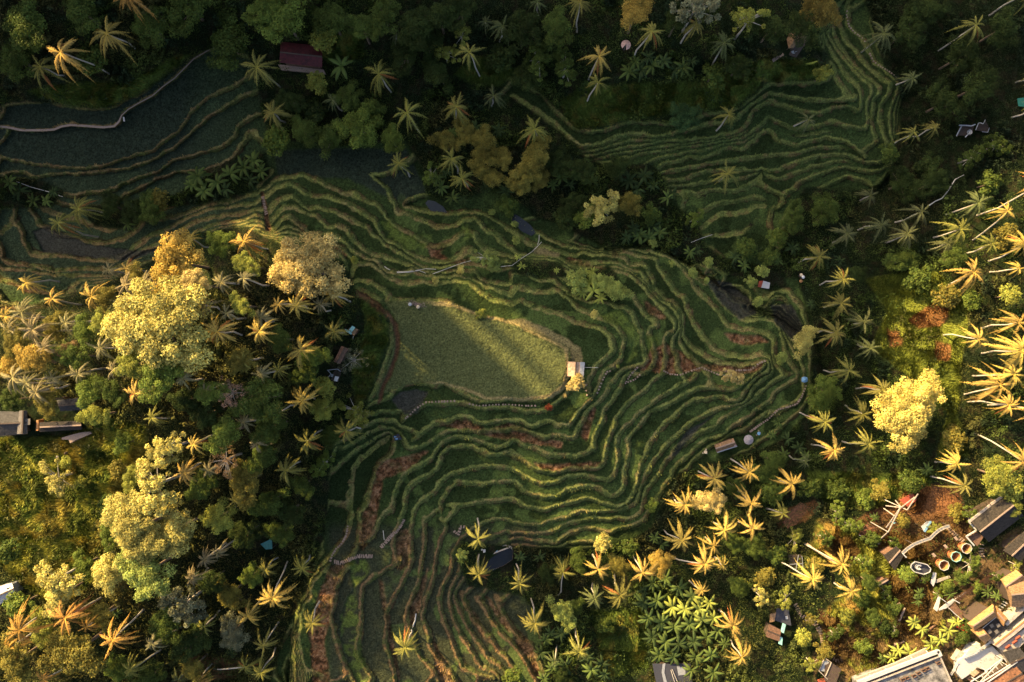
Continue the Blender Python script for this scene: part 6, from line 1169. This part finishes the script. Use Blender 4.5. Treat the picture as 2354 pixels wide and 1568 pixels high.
t = Thing('pergola', 'white beamed pergola over orange cushions at the bottom right', 'pergola', *Z4(930, 760)); t.beams('beam', 'white_paint', [((*Z4(780, 905), 3), (*Z4(1005, 675), 3)), ((*Z4(700, 896), 3), (*Z4(860, 795), 3)), ((*Z4(835, 800), 3), (*Z4(1000, 675), 3)), ((*Z4(800, 900), 4.2), (*Z4(1135, 692), 4.2)), ((*Z4(850, 905), 4.2), (*Z4(1140, 705), 4.2))] + [((*Z4(800 + i * 42, 830 - i * 32), 3.05), (*Z4(830 + i * 42, 870 - i * 32), 3.05)) for i in range(6)], .2, .14); t.posts('white_paint', [Z4(780, 900), Z4(1000, 680), Z4(860, 800), Z4(1050, 745)], 3, .1, -1, 1)
for i, (x, y) in enumerate(((890, 805), (912, 785), (940, 765), (975, 742), (1010, 715))):
    k = Thing('cushion', 'orange cushion under the white pergola, %s from the left' % ['first', 'second', 'third', 'fourth', 'fifth'][i], 'cushion', *Z4(x, y), group='orange cushions under the pergola'); k.lathe('pad', 'orange_wood', *Z4(x, y), [(0, .95), (.26, .9), (.26, .7)], 10); k.lathe('stool', 'dark_wood', *Z4(x, y), [(.22, .7), (.24, 0)], 10)
# long white building along the bottom
t = Thing('balcony_building', 'long white building with double parapets and a worn grey roof terrace', 'building', *Z4(60, 880)); t.slab('wall', 'concrete', [Z4(-330, 930), Z4(0, 805), Z4(412, 645), Z4(525, 900), Z4(300, 1000), Z4(-300, 1100)], 3.2, 4.5)
t.beams('parapet', 'white_paint', [((*Z4(-360, 900), 3.9), (*Z4(0, 760), 3.9)), ((*Z4(0, 760), 3.9), (*Z4(398, 605), 3.9)), ((*Z4(392, 600), 3.9), (*Z4(418, 650), 3.9))], .8, .5); t.beams('inner_parapet', 'plaster', [((*Z4(-330, 935), 3.6), (*Z4(0, 812), 3.6)), ((*Z4(0, 812), 3.6), (*Z4(410, 650), 3.6)), ((*Z4(410, 650), 3.6), (*Z4(522, 900), 3.6))], .25, .5)
t.slab('gutter', 'dark_cloth', [Z4(-350, 918), Z4(0, 780), Z4(398, 622), Z4(406, 642), Z4(0, 800), Z4(-340, 938)], 3.3, .3); t.beams('ledge', 'plaster', [((*Z4(-370, 870), 2.6), (*Z4(0, 728), 2.6)), ((*Z4(0, 728), 2.6), (*Z4(300, 585), 2.6))], .9, .4); t.beams('handrail', 'rust', [((*Z4(-365, 882), 3.3), (*Z4(0, 742), 3.3)), ((*Z4(0, 742), 3.3), (*Z4(340, 600), 3.3))], .14, .14)
t.beams('crossbeam', 'white_paint', [((*Z4(x_, y_), 3.4), (*Z4(x_ + 26, y_ + 32), 3.7)) for x_, y_ in ((-250, 822), (-100, 765), (140, 660), (280, 598))], .22, .2)
for i, (x, y) in enumerate(((400, 712), (300, 762), (262, 780), (216, 806), (172, 832), (106, 852), (66, 868))):
    q = Z4(x, y); k = Thing('terrace_chair', 'dark framed chair on the grey roof terrace, %s from the right' % ['first', 'second', 'third', 'fourth', 'fifth', 'sixth', 'seventh'][i], 'chair', *q, group='chairs on the grey roof terrace'); k.root.location.z = k.o.z = t.o.z + 3.2
    q = Z4(x, y); k.slab('seat', 'dark_wood', [Z4(x - 22, y + 2), Z4(x + 10, y - 12), Z4(x + 22, y + 10), Z4(x - 10, y + 24)], .42, .08); k.slab('backrest', 'plank_brown', [Z4(x - 24, y), Z4(x - 20, y - 2), Z4(x - 8, y + 22), Z4(x - 12, y + 24)], .9, .5); k.beams('armrest', 'plank_brown', [((*Z4(x - 22, y + 2), .65), (*Z4(x + 10, y - 12), .65)), ((*Z4(x - 10, y + 24), .65), (*Z4(x + 22, y + 10), .65))], .1); k.posts('dark_wood', [Z4(x - 20, y + 2), Z4(x + 10, y - 10), Z4(x + 20, y + 10), Z4(x - 9, y + 22)], .4, .035, 0)
t = Thing('lumber_hut', 'ruined hut of dark boards with a white frame at the bottom edge', 'hut', *Z3(370, 790)); t.slab('roof', 'dark_wood', [Z3(335, 740), Z3(390, 710), Z3(490, 775), Z3(430, 930), Z3(330, 880)], 2.4, .12); t.beams('frame', 'plaster', [((*Z3(330, 668), 2.5), (*Z3(278, 790), 2.5)), ((*Z3(330, 668), 2.5), (*Z3(395, 712), 2.5)), ((*Z3(395, 712), 2.6), (*Z3(340, 840), 2.6)), ((*Z3(278, 790), 2.5), (*Z3(360, 870), 2.5))], .15); t.slab('roof', 'grey_metal', [Z3(330, 680), Z3(380, 715), Z3(340, 800), Z3(290, 790)], 2.3, .08)
t.slab('bench', 'red_cloth', [Z3(265, 880), Z3(320, 860), Z3(345, 900), Z3(280, 910)], .6, .3); t.posts('dark_wood', [Z3(335, 690), Z3(480, 775), Z3(430, 920), Z3(285, 790)], 2.3)
t = Thing('pavilion', 'small grey framed platform hut under the leaning palms', 'hut', *Z1(70, 690)); t.slab('deck', 'dark_wood', [Z1(-10, 600), Z1(110, 600), Z1(135, 750), Z1(20, 790)], .8, .3); t.beams('frame', 'grey_metal', [((*Z1(85, 600), 2.4), (*Z1(60, 745), 2.4)), ((*Z1(0, 688), 2.3), (*Z1(130, 680), 2.3)), ((*Z1(118, 610), 2.3), (*Z1(130, 740), 2.3))], .1); t.posts('dark_wood', [Z1(85, 600), Z1(60, 745), Z1(0, 688), Z1(130, 680)], 2.3, .06)
t = Thing('plank_path', 'pale wooden plank ramp in the garden left of the footbridge', 'ramp', *Z4(20, 175)); t.slab('deck', 'stone', [Z4(-30, 185), Z4(40, 150), Z4(48, 170), Z4(-22, 207)], .6, .2)
for i, (p_, l_) in enumerate(((((30, 320), (85, 200)), 'pale log pointing up to the banana clump in the villa garden'), (((300, 415), (388, 345)), 'brown log beside the dark court of the villa garden'), (((-20, 545), (78, 515)), 'pale plank on the slope above the long white building'))):
    log('garden_log', l_, 'log', [Z4(*p_[0]), Z4((p_[0][0] + p_[1][0]) / 2, (p_[0][1] + p_[1][1]) / 2), Z4(*p_[1])], 'plank_brown' if i == 1 else 'stone', .3, .4)
# --- stepping paths and stairs belong to the ground
PATHS = [([T21(1370, 712), T21(1480, 612), T21(1560, 560), T21(1700, 553), T21(1845, 548)], 6.6, .22), ([T21(1960, 575), T21(2050, 592), T21(2200, 582), T22(0, 582), T22(120, 592), T22(240, 592)], 7, .17), ([T22(680, 400), T22(682, 490), T22(740, 520)], 9, .2), ([T22(780, 480), T22(830, 360), T22(870, 280), T22(925, 266)], 7, .2),
 ([T22(1150, 240), T22(1090, 305), T22(1040, 385), T22(1130, 350), T22(1192, 288)], 5.5, .2), ([T22(1390, 270), T22(1450, 300), T22(1540, 310), T22(1620, 280), T22(1740, 240), T22(1780, 260), T22(1920, 315)], 5.5, .17), ([T22(1950, 275), T22(2080, 266), T22(2190, 262), T22(2270, 200), T22(2340, 175)], 5.5, .2),
 ([T22(2185, 830), T22(2270, 770), T22(2345, 720), T23(90, 627), T23(180, 602), T23(262, 575), T23(300, 520), T23(325, 465), T23(345, 412), T23(335, 385)], 5, .22), ([T03(725, 95), T03(718, 135), T03(740, 240), T03(790, 300), T03(860, 350), T03(900, 400)], 6, .16), ([T03(930, 490), T03(960, 560), T03(1010, 600), T03(1110, 660), T03(1192, 722)], 5.5, .17),
 ([T31(845, 130), T31(830, 220), T31(790, 290), T31(740, 340), T31(700, 400), T31(680, 470)], 5, .2), ([T31(1358, 75), T31(1300, 170), T31(1240, 225), T31(1190, 285), T31(1140, 335)], 3.8, .42), ([T31(1070, 410), T31(940, 408), T31(860, 438), T31(780, 475), T31(710, 455)], 3.8, .45), ([T11(65, 240), T11(80, 330), T11(100, 410)], 3.6, .35),
 ([T33(250, 850), T33(300, 950), T33(380, 1000), T33(440, 1040), T33(490, 1120), T33(520, 1300)], 5, .5), ([T33(540, 1320), T33(640, 1370), T33(690, 1350)], 5, .5), ([Z2(470, 330), Z2(560, 420), Z2(640, 480)], 5, .5), ([Z2(800, 500), Z2(790, 560), Z2(810, 630)], 5, .5), ([zz(1030, 185), zz(1100, 140), zz(1185, 62)], 6, .24), ([T31(1820, 180), T31(1860, 210), T31(1880, 140), T31(1930, 140)], 6, .3)]
V = []; Fc = []; rr = random.Random(2)
for pts, gap, w_ in PATHS:
    for a, b in pair(pts):
        L = math.hypot(b[0] - a[0], b[1] - a[1]); n = max(1, int(L / gap)); dx, dy = (b[0] - a[0]) / L, -(b[1] - a[1]) / L
        for i in range(n):
            f = (i + .3 * rr.random()) / n; g_ = on_ground(a[0] + (b[0] - a[0]) * f, a[1] + (b[1] - a[1]) * f); l_ = .13 if w_ > .3 else .17; o = len(V); q = rr.uniform(-.3, .3); ux, uy = dx + q * dy, dy - q * dx; s_ = rr.uniform(.8, 1.15)
            for z_ in (-.3, .14):
                for e, k_ in ((-1, -1), (1, -1), (1, 1), (-1, 1)): V.append((g_.x + (ux * l_ * e - uy * w_ * k_) * s_, g_.y + (uy * l_ * e + ux * w_ * k_) * s_, g_.z + z_ + .1))
            Fc += [(o + 4, o + 5, o + 6, o + 7)] + [(o + j, o + (j + 1) % 4, o + 4 + (j + 1) % 4, o + 4 + j) for j in range(4)]
me = bpy.data.meshes.new('stepping_path'); me.from_pydata(V, [], Fc); me.update(); tag(obj('path', me, M['stone']), 'pale stepping stones and plank stairs winding along the terrace banks', kind='structure')
# paved irrigation path at the upper left
pts = [T00(*q) for q in ((-60, 1158), (0, 1162), (80, 1172), (200, 1197), (400, 1197), (500, 1190), (560, 1163), (650, 1148), (780, 1157), (950, 1170), (1050, 1160), (1095, 1115), (1118, 1060), (1180, 1003), (1270, 950), (1400, 880), (1500, 792), (1600, 722), (1700, 622), (1780, 540), (1900, 470), (2050, 402), (2200, 372))]
V = []; Fc = []
for i, q in enumerate(pts):
    a = pts[max(i - 1, 0)]; b = pts[min(i + 1, len(pts) - 1)]; l = math.hypot(b[0] - a[0], b[1] - a[1]); nx_, ny_ = -(b[1] - a[1]) / l, (b[0] - a[0]) / l; w_ = 2.5 if i < 12 else 1.3
    z = max(on_ground(*q).z, on_ground(q[0] + nx_ * 3, q[1] + ny_ * 3).z, on_ground(q[0] - nx_ * 3, q[1] - ny_ * 3).z) + .2
    for s_ in (-1, 1):
        for dz_ in (0, -.8): V.append(wpt(q[0] + nx_ * w_ * s_, q[1] + ny_ * w_ * s_, z + dz_))
for i in range(len(pts) - 1): o = i * 4; Fc += [(o, o + 2, o + 6, o + 4), (o, o + 4, o + 5, o + 1), (o + 2, o + 3, o + 7, o + 6)]
me = bpy.data.meshes.new('paved_path'); me.from_pydata(V, [], Fc); me.update(); tag(obj('path', me, M['stone']), 'narrow paved path along the foot of the upper left hill', kind='structure')
write_labels()
